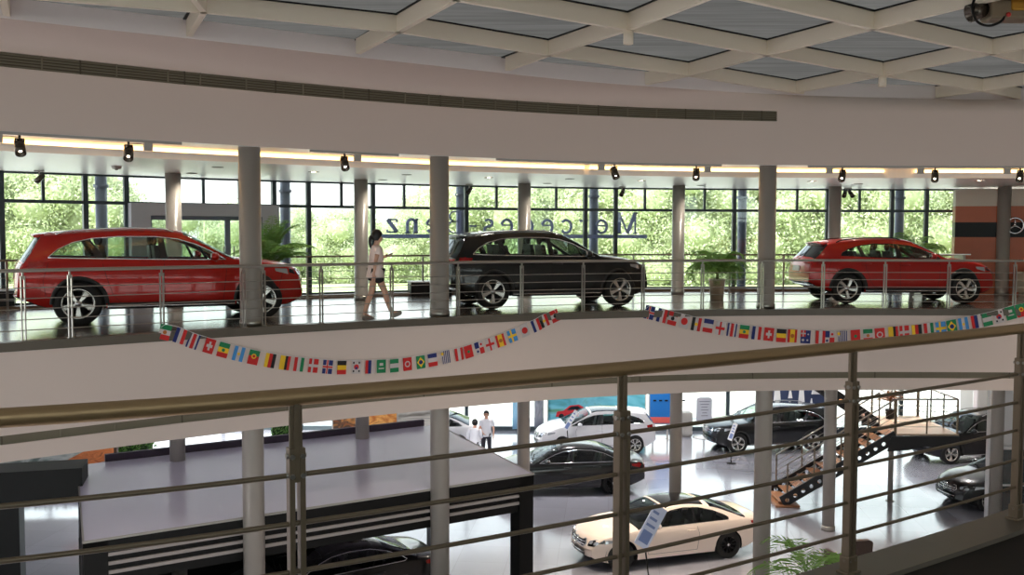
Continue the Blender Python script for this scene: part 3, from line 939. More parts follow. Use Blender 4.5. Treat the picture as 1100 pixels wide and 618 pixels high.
    for f in bm.faces:
        c = f.calc_center_median()
        if f[L_] == 0 and c.z > zrail(c.x) - .02 and x_rb - .02 < c.x < x_cowl and c.z > belt0(c.x) + .12:
            for v in f.verts:
                if v not in idx: idx[v] = len(idx); roofm.v.append((v.co.x, v.co.y * .985, v.co.z - .022))
            roofm.f.append([idx[v] for v in f.verts][::-1]); roofm.m.append(0); roofm.s.append(True)
    bmesh.ops.delete(bm, geom=[f for fs in gl.values() for f in fs], context='FACES')
    for v in bm.verts: v.co = bow(v.co)
    bmesh.ops.dissolve_degenerate(bm, dist=1e-6, edges=bm.edges)
    bmesh.ops.recalc_face_normals(bm, faces=bm.faces)
    me = bpy.data.meshes.new('body'); bm.to_mesh(me); bm.free()
    for m in (pm, M_under, M_gloss): me.materials.append(m)
    me.set_sharp_from_angle(angle=.75)
    R = thing(name, label, cat, loc, heading, group); R.scale = (scale, scale, scale * zs_)
    body = link('body', me, R)
    GM = {'l': M_carglass, 'r': M_carglass, 'w': M_carglass, 'b': M_carglass_d}
    for k, nm in (('l', 'side_window'), ('r', 'side_window'), ('w', 'windscreen'), ('b', 'rear_window')):
        if glass_mb[k].f: wrap(glass_mb[k]).obj(nm, S.get('glassm', GM[k]) if k != 'b' else GM[k], R)
    if roofm.f: wrap(roofm).obj('headliner', M_inside, R)
    # ---- interior
    b = MB(); zi = belt0(0) - .10; w = hw * .80
    b.box(x_rb + .35, x_cowl - .05, -w, w, sill + .05, sill + .1)
    b.box(x_cowl - .5, x_cowl - .1, -w, w, zi - .25, zi)
    for s in (-1, 1): b.box(x_rb + .3, x_cowl - .1, s * w, s * (w + .03), sill + .1, zi)
    b.box(x_rb + .25, x_rb + .5, -w, w, sill + .1, zi - .02)
    b.obj('cabin', M_inside, R)
    zs = sill + .32
    for (sx, ys) in ((S.get('seatx', .05), (-.36, .36)), (S.get('seatx', .05) - .85, (-.42, 0, .42))):
        if S.get('two_door') and len(ys) == 3: ys = (-.36, .36)
        for yy in ys:
            b = MB(); M = Matrix.Translation((sx, yy, zs))
            hh = S['H'] - zs - .32
            pr = [(.0, 0), (-.12, hh * .5), (-.2, hh), (-.28, hh), (-.24, hh * .5), (-.14, 0)]
            wd = .22 if len(ys) == 2 else .18
            b.prism(pr, lambda a, c, d: M @ Vector((a, d, c)), -wd, wd)
            b.prism([(.42, 0), (.42, .13), (-.05, .1), (-.05, -.02)], lambda a, c, d: M @ Vector((a, d, c)), -wd, wd)
            b.sphere((sx - .25, yy, zs + hh + .09), .1, 10, 7, 0, (.5, 1.2, .9))
            b.obj('seat', M_seat, R, bevel=.02)
    b = MB(); c0 = Vector((x_cowl - .62, .36, zi - .02)); ax = Vector((-.9, 0, .35)).normalized(); u = Vector((0, 1, 0)); v = ax.cross(u)
    b.tube([c0 + (u * math.cos(t) + v * math.sin(t)) * .18 for t in [2 * PI * k / 18 for k in range(18)]], .014, 6, closed=True)
    b.tube([c0 - u * .18, c0 + u * .18], .015, 6); b.tube([c0, c0 - ax * .25], .03, 6); b.obj('steering_wheel', M_inside, R)
    # ---- window surrounds and pillars
    trim = S.get('trim_m', M_chrome)
    for sd in (1, -1):
        loop = []
        for (x1, z1), (x2, z2) in zip(dlo, dlo[1:] + dlo[:1]):
            for k in range(4): t = k / 4; loop.append(side(x1 + (x2 - x1) * t, z1 + (z2 - z1) * t, sd, .002))
        b = MB(); b.tube(loop, S.get('trim_r', .011), 6, closed=True); wrap(b).obj('window_trim', trim, R)
        for poly in S['pillars']:
            b = MB(); b.prism(poly, lambda a, c, d: side(a, c, sd, d), .001, .008, step=.12); wrap(b).obj('pillar_cover', M_gloss, R)
        # door gaps
        b = MB()
        for ln in S['seams']:
            pts = []
            for (x1, z1), (x2, z2) in zip(ln, ln[1:]):
                m = max(2, int(math.hypot(x2 - x1, z2 - z1) / .08))
                pts += [side(x1 + (x2 - x1) * k / m, z1 + (z2 - z1) * k / m, sd, -.0015) for k in range(m)]
            pts.append(side(ln[-1][0], ln[-1][1], sd, -.0015))
            b.tube(pts, .0045, 5)
        wrap(b).obj('door_gap', M_seam, body)
        for (hx, hz) in S['handles']:
            b = MB(); pts = [side(hx + .11 - .22 * k / 6, hz, sd, .012 + .022 * math.sin(PI * k / 6)) for k in range(7)]
            b.tube(pts, [.012, .015, .016, .016, .016, .015, .012], 8); wrap(b).obj('door_handle', pm if not S.get('chrome_handles') else M_chrome, R)
        # arch lips / cladding
        for a in axles:
            if S.get('clad'):
                b = MB(); vs = []; K = 25; w_ = S['clad']
                for k in range(K):
                    t = PI * k / (K - 1) * 1.0
                    for (rr_, e) in ((Ra - .012, -.03), (Ra - .012, .012), (Ra + w_ * .8, .014), (Ra + w_, .002), (Ra + w_, -.02)):
                        px_, pz_ = a + rr_ * math.cos(t), r_w + rr_ * math.sin(t)
                        if k in (0, K - 1): pz_ = max(zb_base(px_) + .02, sill) if False else pz_
                        vs.append(side(px_, pz_, sd, e))
                # legs straight down to the sill
                fs = [(i * 5 + j, i * 5 + j + 1, i * 5 + 6 + j, i * 5 + 5 + j) for i in range(K - 1) for j in range(4)]
                b.add(vs, fs, 0, True); wrap(b).obj('arch_trim', M_clad, R)
            else:
                b = MB(); b.tube([side(a + Ra * math.cos(PI * k / 24), r_w + Ra * math.sin(PI * k / 24), sd, -.004) for k in range(25)], .009, 6); wrap(b).obj('arch_lip', pm, R)
            # wheel-house liner
            b = MB(); vs = []
            for k in range(17):
                t = -.35 + (PI + .7) * k / 16
                px_, pz_ = a + (Ra + .004) * math.cos(t), r_w + (Ra + .004) * math.sin(t)
                for yy in (hw * .93, hw * .58): vs.append(Vector((px_, sd * yy * pf(px_), max(pz_, sill))))
            b.add(vs, [(2 * i, 2 * i + 1, 2 * i + 3, 2 * i + 2) for i in range(16)], 0, True)
            b.obj('wheel_liner', M_under, R)
        # sill strip
        if S.get('sillstrip'):
            h = S['sillstrip']; X0, X1 = -wb / 2 + Ra + .02, wb / 2 - Ra - .02
            b = MB(); vs = []
            for k in range(13):
                q = X0 + (X1 - X0) * k / 12
                vs += [side(q, sill + h, sd, .003), side(q, sill + h, sd, .016), side(q, sill + .02, sd, .02), Vector((q, sd * (Y(q, sill) - .05), sill - .012))]
            b.add(vs, [(4 * i + j, 4 * i + j + 1, 4 * i + j + 5, 4 * i + j + 4) for i in range(12) for j in range(3)], 0, True)
            o = wrap(b).obj('sill_strip', M_clad, R)
            b = MB(); b.tube([side(X0 + (X1 - X0) * k / 12, sill + .035, sd, .03) for k in range(13)], .014, 6); wrap(b).obj('sill_trim', M_chrome, o)
        # mirror
        mx, mz = S['mirror']
        b = MB(); y0 = Y(mx, mz) ; M = Matrix.Translation((mx, sd * (y0 + .13), mz + .07)) @ Matrix.Rotation(sd * .15, 4, 'Z')
        b.sphere((0, 0, 0), 1, 14, 10, 0, (.075, .115, .075), M)
        b.tube([Vector((mx + .03, sd * (y0 - .01), mz - .01)), Vector((mx + .02, sd * (y0 + .08), mz + .03))], .022, 8)
        o = b.obj('door_mirror', S.get('mirror_m', pm), R)
        b = MB(); M2 = M @ Matrix.Translation((-.06, 0, 0)); b.sphere((0, 0, 0), 1, 12, 8, 0, (.02, .095, .058), M2); b.obj('mirror_glass', M_chrome, o)
        # lamps
        b = MB(); poly = S['headlamp']
        b.prism([(sd * a, c) for a, c in poly], lambda a, c, d: front(a, c, d), .000, .012, step=.07); ho = wrap(b).obj('headlight', M_gloss, R)
        cy = sum(p[0] for p in poly) / len(poly); cz = sum(p[1] for p in poly) / len(poly)
        b = MB()
        for q in (-.075, .05):
            b.prism([(sd * (cy + q) + .045 * math.cos(2 * PI * k / 12), cz + .004 + .042 * math.sin(2 * PI * k / 12)) for k in range(12)], lambda a, c, d: front(a, c, d), .012, .02)
        tp = [(p[0], p[1]) for p in poly]
        b.tube([front(sd * a, c, .012) for a, c in S['drl']], .009, 6)
        wrap(b).obj('lamp_lens', M_head, ho)
        b = MB(); b.prism([(sd * a, c) for a, c in S['taillamp']], lambda a, c, d: rear(a, c, d), .0, .014, step=.07); to = wrap(b).obj('tail_light', M_tail, R)
        if S.get('tail_side'):
            b = MB(); b.prism(S['tail_side'], lambda a, c, d: side(a, c, sd, d), .0, .010, step=.1); wrap(b).obj('lamp_wrap', M_tail, to)
        if S.get('head_side'):
            b = MB(); b.prism(S['head_side'], lambda a, c, d: side(a, c, sd, d), .0, .008, step=.08); wrap(b).obj('lamp_side', M_head, ho)
        if S.get('rails'):
            x0, x1 = S['rails']; b = MB(); N = 14
            pts = []
            for k in range(N + 1):
                q = x0 + (x1 - x0) * k / N; e = .045 * min(1, min(k, N - k) / 1.2)
                pts.append(Vector((q, sd * Y(q, zrail(q)) * .93, zrail(q) + (ztop(q) - zrail(q)) * .42 + e)))
            b.tube(pts, .014, 8); wrap(b).obj('roof_rail', S.get('rail_m', M_chrome), R)
        # exhaust
        b = MB(); b.prism([(sd * (.5 + .09 * math.cos(2 * PI * k / 12)), sill + .2 + .04 * math.sin(2 * PI * k / 12)) for k in range(12)], lambda a, c, d: rear(a, c, d), -.02, .02); wrap(b).obj('exhaust_tip', M_chrome, R)
    # ---- front: grille with star, lower intake, plates
    gy, gz0, gz1 = S['grille']
    b = MB(); b.prism([(-gy * .8, gz0), (gy * .8, gz0), (gy, (gz0 + gz1) / 2), (gy * .85, gz1), (-gy * .85, gz1), (-gy, (gz0 + gz1) / 2)], lambda a, c, d: front(a, c, d), 0, .008, step=.08); go = wrap(b).obj('grille', M_gloss, R)
    b = MB()
    for q in (.3, .62):
        z_ = gz0 + (gz1 - gz0) * q; b.tube([front(gy * .88 * (k / 8 - .5) * 2, z_, .014) for k in range(9)], .012, 6)
    b.tube([front(gy * a, c, .01) for a, c in ((-.8, gz0), (.8, gz0), (1, (gz0 + gz1) / 2), (.85, gz1), (-.85, gz1), (-1, (gz0 + gz1) / 2))], .011, 6, closed=True)
    wrap(b).obj('grille_bar', M_chrome, go)
    b = MB(); zc = (gz0 + gz1) / 2
    star_mb(b, lambda a, c: front(a, zc + c, .025), .085); wrap(b).obj('star_emblem', M_chrome, go)
    iz0, iz1, iw = S['intake']
    b = MB(); b.prism([(-iw, iz0 + .02), (-iw * .8, iz0), (iw * .8, iz0), (iw, iz0 + .02), (iw * .92, iz1), (-iw * .92, iz1)], lambda a, c, d: front(a, c, d), 0, .006, step=.1); wrap(b).obj('bumper_intake', M_gloss, R)
    b = MB(); b.tube([front(iw * 1.02 * (k / 10 - .5) * 2, iz0 - .01, .012) for k in range(11)], .012, 6); wrap(b).obj('bumper_trim', M_chrome, R)
    pz = S.get('platez', .95)
    b = MB(); b.prism([(-.24, pz - .06), (.24, pz - .06), (.24, pz + .06), (-.24, pz + .06)], lambda a, c, d: rear(a, c, d), .002, .012); wrap(b).obj('number_plate', M_plate, R)
    b = MB(); star_mb(b, lambda a, c: rear(a, S.get('starz', pz + .2) + c, .012), .05); wrap(b).obj('star_emblem', M_chrome, R)
    b = MB(); zz = sill + .26
    if S.get('clad'):
        b = MB(); b.prism([(-.82 * hw, sill + .06), (.82 * hw, sill + .06), (.86 * hw, sill + .27), (-.86 * hw, sill + .27)], lambda a, c, d: rear(a, c, d), 0, .008, step=.1); o = wrap(b).obj('rear_bumper_guard', M_clad, R)
        b = MB(); b.tube([rear(.8 * hw * (k / 10 - .5) * 2, sill + .16, .015) for k in range(11)], .02, 6); wrap(b).obj('bumper_trim', M_chrome, o)
    if S.get('spoiler'):
        x0, L2, z_ = S['spoiler']; b = MB(); vs = []
        for k in range(13):
            yy = (k / 12 - .5) * 2 * wrl * 1.0; q = 1 - .25 * (yy / wrl) ** 2; zz_ = z_ - .035 * (yy / wrl) ** 2
            vs += [Vector((x0, yy, zz_ - .005)), Vector((x0 - L2 * q, yy * .97, zz_ - .035)), Vector((x0 - L2 * q, yy * .97, zz_ - .058)), Vector((x0, yy, zz_ - .06))]
        b.add(vs, [(4 * i + j, 4 * i + (j + 1) % 4, 4 * i + 4 + (j + 1) % 4, 4 * i + 4 + j) for i in range(12) for j in range(4)], 0, True); b.f += [[0, 1, 2, 3], [48, 51, 50, 49]]; b.m += [0, 0]; b.s += [False, False]
        b.obj('roof_spoiler', pm, R)
    # wipers
    b = MB()
    for (y0, y1) in ((.5, -.1), (-.05, -.6)):
        pts = []
        for k in range(6):
            t = k / 5; q = x_cowl - .03 - .10 * t; pts.append(Vector((q, y0 + (y1 - y0) * t, ztop(q) + .016 - .05 * abs(y0 + (y1 - y0) * t) ** 2)))
        b.tube(pts, .01, 5)
    wrap(b).obj('wiper', M_clad, R)
    # ---- wheels
    key = (r_w, S['rtw'], S['rim']); t, rm, cp, ds = wheel_mesh(r_w, S['rtw'], S['rim'])
    tm = t.mesh('wheel', M_tyre); rmm = rm.mesh('rim', wheels_m or M_alloy); cm = cp.mesh('hub_cap', M_chrome); dm = ds.mesh('brake_disc', M_alloy_d)
    for a in axles:
        for sd in (1, -1):
            o = link('wheel', tm, R); o.location = (a, sd * (hw - S['rtw'] / 2 - .03), r_w)
            if sd < 0: o.rotation_euler = (0, 0, PI)
            for nm, mm in (('rim', rmm), ('hub_cap', cm), ('brake_disc', dm)): link(nm, mm, o)
    return R

SUV = dict(wb=2.873, fo=.86, ro=.93, W=1.89, H=1.64, rw=.365, rtw=.235, rim='five', sill=.27, clad=.05, sillstrip=.10,
    top=[(-2.363, .62), (-2.355, .80), (-2.335, .95), (-2.28, 1.07), (-2.16, 1.27), (-2.02, 1.50), (-1.98, 1.535), (-1.75, 1.565), (-1.2, 1.61), (-.6, 1.635), (-.1, 1.625), (.18, 1.585), (.45, 1.455), (.9, 1.19), (1.02, 1.125), (1.5, 1.075), (1.95, 1.0), (2.15, .93), (2.235, .85), (2.27, .72), (2.296, .55)],
    belt=[(-2.36, .98), (-1.8, 1.06), (-.8, 1.045), (.3, 1.02), (1.0, .985), (1.8, .92), (2.3, .78)],
    rail_z=1.55, wrail=.66, cowl=1.02, rooff=.20, roofr=-1.99, rearb=-2.27, dz_roof=.10,
    dlo=[(.86, 1.075), (.62, 1.225), (.38, 1.345), (.1, 1.435), (-.25, 1.475), (-.8, 1.475), (-1.2, 1.445), (-1.5, 1.375), (-1.74, 1.26), (-1.86, 1.165), (-1.9, 1.13), (-1.0, 1.105), (0, 1.085)],
    pillars=[[(-.19, 1.08), (-.07, 1.08), (-.12, 1.47), (-.21, 1.475)], [(-1.16, 1.105), (-1.02, 1.102), (-1.24, 1.435), (-1.33, 1.42)], [(.53, 1.075), (.58, 1.075), (.46, 1.31), (.41, 1.33)]],
    seams=[[(-.13, 1.08), (-.14, .75), (-.12, .36)], [(.78, 1.08), (.86, .9), (.80, .36)], [(-.12, .36), (.80, .36)], [(-1.08, 1.1), (-1.02, .82), (-.92, .5), (-.8, .36), (-.12, .36)], [(2.0, .95), (1.9, .6), (1.85, .45)], [(-1.9, 1.05), (-2.0, .75), (-1.95, .5)]],
    handles=[(-.02, .93), (-.98, .955)], mirror=(.66, 1.06), grille=(.46, .62, .86), intake=(.36, .52, .62),
    headlamp=[(.50, .70), (.70, .72), (.80, .83), (.78, .90), (.62, .88), (.50, .82)], drl=[(.52, .83), (.63, .89), (.78, .90)], head_side=[(2.08, .80), (1.82, .86), (1.80, .91), (2.05, .90)],
    taillamp=[(.42, .95), (.80, .93), (.86, 1.02), (.84, 1.08), (.44, 1.05)], tail_side=[(-2.22, .95), (-1.95, 1.0), (-1.92, 1.06), (-2.2, 1.07)],
    rails=(.05, -1.75), spoiler=(-1.9, .20, 1.555), platez=.82, starz=1.02, seatx=.02)
CUV = dict(SUV); CUV.update(clad=.075, wb=2.70, fo=.83, ro=.90, W=1.80, H=1.50, rw=.345, rtw=.225, rim='swirl', sill=.26,
    top=[(-2.25, .60), (-2.245, .76), (-2.22, .92), (-2.15, 1.03), (-1.98, 1.20), (-1.80, 1.37), (-1.76, 1.395), (-1.5, 1.43), (-1.0, 1.475), (-.5, 1.495), (-.1, 1.485), (.2, 1.43), (.5, 1.29), (.85, 1.115), (.97, 1.055), (1.4, 1.01), (1.85, .93), (2.03, .86), (2.11, .78), (2.15, .68), (2.18, .52)],
    belt=[(-2.25, .95), (-1.7, 1.0), (-.8, .985), (.3, .95), (.95, .91), (1.7, .86), (2.2, .72)],
    rail_z=1.42, wrail=.66, cowl=.97, rooff=.22, roofr=-1.77, rearb=-2.13, dz_roof=.09,
    dlo=[(.78, 1.015), (.58, 1.125), (.36, 1.225), (.1, 1.305), (-.25, 1.345), (-.7, 1.345), (-1.05, 1.30), (-1.3, 1.225), (-1.46, 1.145), (-1.5, 1.09), (-.8, 1.05), (0, 1.025)],
    pillars=[[(-.22, 1.02), (-.10, 1.02), (-.14, 1.34), (-.24, 1.345)], [(-1.02, 1.06), (-.93, 1.055), (-1.02, 1.305), (-1.1, 1.285)]],
    seams=[[(-.16, 1.02), (-.17, .7), (-.15, .36)], [(.68, 1.02), (.76, .85), (.70, .36)], [(-.15, .36), (.70, .36)], [(-.98, 1.05), (-.93, .78), (-.82, .5), (-.72, .36), (-.15, .36)], [(-1.75, 1.0), (-1.85, .72), (-1.8, .5)]],
    handles=[(-.05, .88), (-.93, .905)], mirror=(.55, 1.0), grille=(.42, .56, .78), intake=(.34, .44, .53), trim_m=M_black, trim_r=.009,
    headlamp=[(.46, .64), (.66, .66), (.76, .76), (.74, .83), (.58, .81), (.46, .75)], drl=[(.48, .76), (.6, .82), (.74, .83)], head_side=[(1.98, .73), (1.72, .79), (1.70, .84), (1.95, .83)],
    taillamp=[(.40, .90), (.74, .88), (.80, .96), (.78, 1.02), (.42, 1.0)], tail_side=[(-2.11, .90), (-1.86, .94), (-1.84, 1.0), (-2.1, 1.02)],
    rails=(-.05, -1.55), rail_m=M_alloy_d, spoiler=(-1.70, .20, 1.415), platez=.78, starz=.98, seatx=-.02)
COUPE = dict(wb=2.84, fo=.80, ro=1.05, W=1.81, H=1.40, rw=.335, rtw=.235, rim='multi', sill=.20,
    top=[(-2.47, .55), (-2.465, .72), (-2.44, .88), (-2.34, .955), (-2.15, .985), (-1.95, 1.015), (-1.55, 1.16), (-1.1, 1.31), (-.7, 1.375), (-.3, 1.40), (.0, 1.385), (.2, 1.345), (.55, 1.19), (.9, 1.015), (1.0, .965), (1.4, .925), (1.8, .85), (2.03, .77), (2.12, .70), (2.18, .60), (2.22, .48)],
    belt=[(-2.47, .84), (-1.9, .93), (-1.2, .925), (0, .885), (1.0, .85), (1.7, .78), (2.2, .66)],
    rail_z=1.31, wrail=.62, cowl=1.0, rooff=.22, roofr=-1.0, rearb=-1.92, dz_roof=.10,
    dlo=[(.80, .93), (.55, 1.06), (.3, 1.17), (.05, 1.24), (-.3, 1.275), (-.7, 1.25), (-1.05, 1.17), (-1.3, 1.07), (-1.42, 1.0), (-1.40, .965), (-.6, .955), (.2, .94)],
    pillars=[[(-.56, .955), (-.50, .955), (-.52, 1.27), (-.58, 1.27)]],
    seams=[[(-.53, .95), (-.60, .7), (-.55, .32)], [(.72, .93), (.80, .75), (.74, .32)], [(-.55, .32), (.74, .32)]],
    handles=[(-.40, .80)], mirror=(.55, .93), grille=(.42, .50, .68), intake=(.40, .28, .38), trim_m=M_black, trim_r=.010, mirror_m=None,
    headlamp=[(.48, .55), (.66, .57), (.77, .66), (.76, .72), (.6, .70), (.48, .65)], drl=[(.5, .66), (.62, .71), (.76, .72)], head_side=[(2.0, .63), (1.72, .68), (1.70, .73), (1.96, .72)],
    taillamp=[(.35, .80), (.72, .78), (.78, .85), (.76, .89), (.37, .88)], tail_side=[(-2.33, .79), (-2.1, .82), (-2.08, .88), (-2.32, .88)],
    panoroof=(-.85, .18), platez=.55, starz=.86, seatx=-.1, two_door=True, kf=.26, bowf=.26)
COUPE.pop('mirror_m')
SEDAN = dict(COUPE); SEDAN.update(wb=2.84, W=1.81, H=1.44, rim='multi', two_door=False,
    top=[(-2.47, .55), (-2.465, .72), (-2.44, .92), (-2.34, 1.0), (-2.1, 1.035), (-1.85, 1.07), (-1.5, 1.22), (-1.15, 1.35), (-.8, 1.415), (-.35, 1.44), (.0, 1.425), (.22, 1.375), (.55, 1.225), (.92, 1.04), (1.02, .985), (1.4, .94), (1.8, .865), (2.03, .785), (2.12, .71), (2.18, .60), (2.22, .48)],
    belt=[(-2.47, .88), (-1.9, .965), (-1.2, .95), (0, .91), (1.0, .87), (1.7, .80), (2.2, .66)], rail_z=1.35, wrail=.63, cowl=1.02, rooff=.24, roofr=-1.1, rearb=-1.83,
    dlo=[(.82, .955), (.58, 1.08), (.33, 1.19), (.05, 1.27), (-.35, 1.31), (-.8, 1.295), (-1.15, 1.22), (-1.42, 1.11), (-1.56, 1.02), (-1.5, .995), (-.6, .98), (.2, .965)],
    pillars=[[(-.20, .97), (-.10, .97), (-.13, 1.30), (-.22, 1.305)], [(-1.05, .985), (-.98, .985), (-1.12, 1.23), (-1.18, 1.21)]],
    seams=[[(-.15, .97), (-.16, .68), (-.14, .32)], [(.74, .95), (.82, .78), (.76, .32)], [(-.14, .32), (.76, .32)], [(-1.02, .98), (-.98, .72), (-.86, .45), (-.76, .32), (-.14, .32)]],
    handles=[(-.04, .83), (-.92, .85)], mirror=(.58, .95), trim_m=M_chrome, taillamp=[(.4, .80), (.74, .78), (.80, .88), (.78, .95), (.42, .92)], tail_side=[(-2.33, .80), (-2.05, .86), (-2.03, .92), (-2.32, .94)])
HATCH = dict(SEDAN); HATCH.update(wb=2.70, fo=.82, ro=.84, W=1.79, H=1.56, rw=.325, rtw=.215, rim='fivefork', sill=.22,
    top=[(-2.19, .55), (-2.185, .75), (-2.17, .93), (-2.12, 1.06), (-1.98, 1.25), (-1.84, 1.42), (-1.80, 1.45), (-1.5, 1.49), (-1.0, 1.535), (-.4, 1.56), (0, 1.545), (.25, 1.49), (.6, 1.32), (1.0, 1.13), (1.15, 1.065), (1.5, 1.0), (1.8, .91), (1.98, .82), (2.08, .74), (2.13, .64), (2.17, .50)],
    belt=[(-2.2, .98), (-1.7, 1.03), (-.8, 1.0), (.3, .96), (1.1, .92), (1.7, .84), (2.2, .70)], rail_z=1.48, wrail=.68, cowl=1.15, rooff=.26, roofr=-1.81, rearb=-2.11,
    dlo=[(.98, 1.02), (.7, 1.16), (.42, 1.28), (.1, 1.375), (-.3, 1.41), (-.8, 1.405), (-1.2, 1.365), (-1.5, 1.28), (-1.72, 1.16), (-1.7, 1.10), (-.8, 1.07), (0, 1.045)],
    pillars=[[(-.20, 1.04), (-.10, 1.04), (-.13, 1.40), (-.22, 1.405)], [(-1.10, 1.08), (-.98, 1.075), (-1.1, 1.375), (-1.2, 1.36)], [(.55, 1.03), (.6, 1.03), (.48, 1.25), (.43, 1.27)]],
    seams=[[(-.15, 1.04), (-.16, .7), (-.14, .32)], [(.72, 1.02), (.80, .82), (.74, .32)], [(-.14, .32), (.74, .32)], [(-1.02, 1.07), (-.98, .76), (-.84, .45), (-.74, .32), (-.14, .32)]],
    handles=[(-.04, .88), (-.92, .90)], mirror=(.66, 1.02), grille=(.42, .55, .74), intake=(.40, .28, .38), head_side=[(1.96, .70), (1.66, .77), (1.64, .82), (1.92, .79)], headlamp=[(.48, .60), (.66, .62), (.76, .72), (.74, .79), (.58, .77), (.48, .71)], drl=[(.5, .72), (.6, .78), (.74, .79)],
    taillamp=[(.40, .86), (.72, .84), (.80, .93), (.78, 1.02), (.42, 1.0)], tail_side=[(-2.08, .88), (-1.86, .92), (-1.84, 1.02), (-2.07, 1.05)], spoiler=(-1.72, .18, 1.475), platez=.78, starz=.96, kf=.22, bowf=.22, seatx=.05)

def car_at(rear_pt, heading_deg, S, near_side, scale=1.0):
    """rear near-side wheel contact -> car origin"""
    h = math.radians(heading_deg); H = Vector((math.cos(h), math.sin(h), 0)); left = Vector((-H.y, H.x, 0))
    tr = (S['W'] / 2 - S['rtw'] / 2 - .03)
    off = left * tr if near_side == 'right' else left * -tr
    return Vector(rear_pt) + (H * S['wb'] / 2 + off) * scale
SUV5 = dict(SUV); SUVB = dict(SUV); SUVB['rim'] = 'five'; SUVB['panoroof'] = (-1.3, .1)
build_car('suv', 'large glossy red SUV with chrome window line, left on the gallery behind the railing', car_at((-7.30, 16.4, 0), 26, SUV, 'right', 1.055), math.radians(26), SUV, M_red, 1.055, .96)
build_car('suv', 'glossy black SUV in the middle of the gallery, right of the walking woman', car_at((-.42, 20.16, 0), 19, SUVB, 'right'), math.radians(19), SUVB, M_blk)
build_car('compact_suv', 'smaller red compact SUV on the right of the gallery beside the brown wall', car_at((7.52, 22.0, 0), 1.5, CUV, 'right'), math.radians(1.5), CUV, M_red)
build_car('coupe', 'cream-white two-door coupe on the ground floor behind a tilted blue information board', car_at((5.24, 23.4, LOW), 198.4, COUPE, 'left'), math.radians(198.4), COUPE, M_ivory, wheels_m=M_alloy_d)
build_car('sedan', 'black sedan on the ground floor right of the grey pavilion roof, behind the cream coupe', car_at((3.06, 29.2, LOW), 184, SEDAN, 'left'), math.radians(184), SEDAN, M_navy, wheels_m=M_alloy_d)
build_car('hatchback', 'tall white hatchback on the ground floor in front of the teal poster', car_at((4.40, 34.6, LOW), 185, HATCH, 'left'), math.radians(185), HATCH, M_wht)
o_ = car_at((-1.9, 33.9, LOW), 183, SEDAN, 'left')
build_car('sedan', 'white sedan at the back of the ground floor, left of the two standing people', (o_.x, o_.y + .6, LOW), math.radians(183), SEDAN, M_wht)
o_ = at_z(791.5, 487, LOW); h_ = math.radians(189)
build_car('suv', 'black SUV on the ground floor behind the staircase railing, beside the white notice stand', car_at(o_ - Vector((math.cos(h_), math.sin(h_), 0)) * 2.873, 189, SUVB, 'left'), h_, SUVB, M_navy)
o_ = Vector((15.0, 33.1, LOW)); h_ = math.radians(192)
build_car('suv', 'black SUV with pale reflecting bonnet at the right, behind the stair landing', car_at(o_ - Vector((math.cos(h_), math.sin(h_), 0)) * 2.873, 192, SUV5, 'left'), h_, SUV5, M_navy)
build_car('sedan', 'black sedan poking out at the right, below the stair landing beside the white wall', (14.75, 28.35, LOW), math.radians(190), SEDAN, M_navy)
build_car('sedan', 'glossy black sedan parked under the grey-roofed pavilion, red tail light showing', (-3.95, 20.1, LOW), math.radians(211.5), SEDAN, M_navy)
# ================================================================ trees beyond the glass
M_leaf = [leafmat('leaf_hazed_%d' % i, c) for i, c in enumerate(((200, 208, 172), (210, 216, 186), (182, 194, 150), (218, 222, 198)))]  # outdoor haze is put into these leaf colours by paling them
M_leafd = leafmat('leaf_core_hazed', (196, 204, 166))  # inner leaves, paled for the same haze
M_bark = mat('bark', (96, 80, 64), .9)
def tree_meshes(seed, h, w, nleaf, sz):
    rng = random.Random(seed); b = MB(); core = MB()
    blobs = [(rng.uniform(-.35, .35) * w, rng.uniform(-.35, .35) * w, h * rng.uniform(.3, .86), w * rng.uniform(.22, .36)) for _ in range(13)] + [(0, 0, h * .85, w * .26), (0, 0, h * .5, w * .42), (0, 0, h * .25, w * .40), (w * .2, 0, h * .12, w * .30), (-w * .2, 0, h * .12, w * .30), (0, -w * .2, h * .10, w * .28)]
    for (x, y, z, r) in blobs:
        core.sphere((x, y, z), r * .62, 8, 6, 0, (1, 1, .85))
    for k in range(nleaf):
        x, y, z, r = blobs[k % len(blobs)]
        d = Vector((rng.gauss(0, 1), rng.gauss(0, 1), rng.gauss(0, 1))).normalized() * r * rng.uniform(.62, 1.12)
        p = Vector((x, y, z)) + Vector((d.x, d.y, d.z * .85))
        n = (d.normalized() + Vector((rng.gauss(0, .6), rng.gauss(0, .6), rng.gauss(0, .6)))).normalized()
        u = n.orthogonal().normalized(); v = n.cross(u); a = rng.uniform(0, 6.3); u, v = u * math.cos(a) + v * math.sin(a), v * math.cos(a) - u * math.sin(a)
        s = sz * rng.uniform(.6, 1.3)
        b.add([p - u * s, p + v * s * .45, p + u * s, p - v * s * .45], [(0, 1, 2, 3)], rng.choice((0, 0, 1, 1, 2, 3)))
    t = MB(); t.tube([(0, 0, 0), (.1, 0, h * .3), (0, .05, h * .6)], [.22, .17, .08], 8)
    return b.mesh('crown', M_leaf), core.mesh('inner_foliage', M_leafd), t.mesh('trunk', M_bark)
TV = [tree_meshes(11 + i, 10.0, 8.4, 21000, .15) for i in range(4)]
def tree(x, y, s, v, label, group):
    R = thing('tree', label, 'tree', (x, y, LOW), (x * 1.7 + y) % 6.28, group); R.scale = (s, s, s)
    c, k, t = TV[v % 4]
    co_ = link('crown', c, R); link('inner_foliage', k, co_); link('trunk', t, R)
rng = random.Random(3)
n = 0
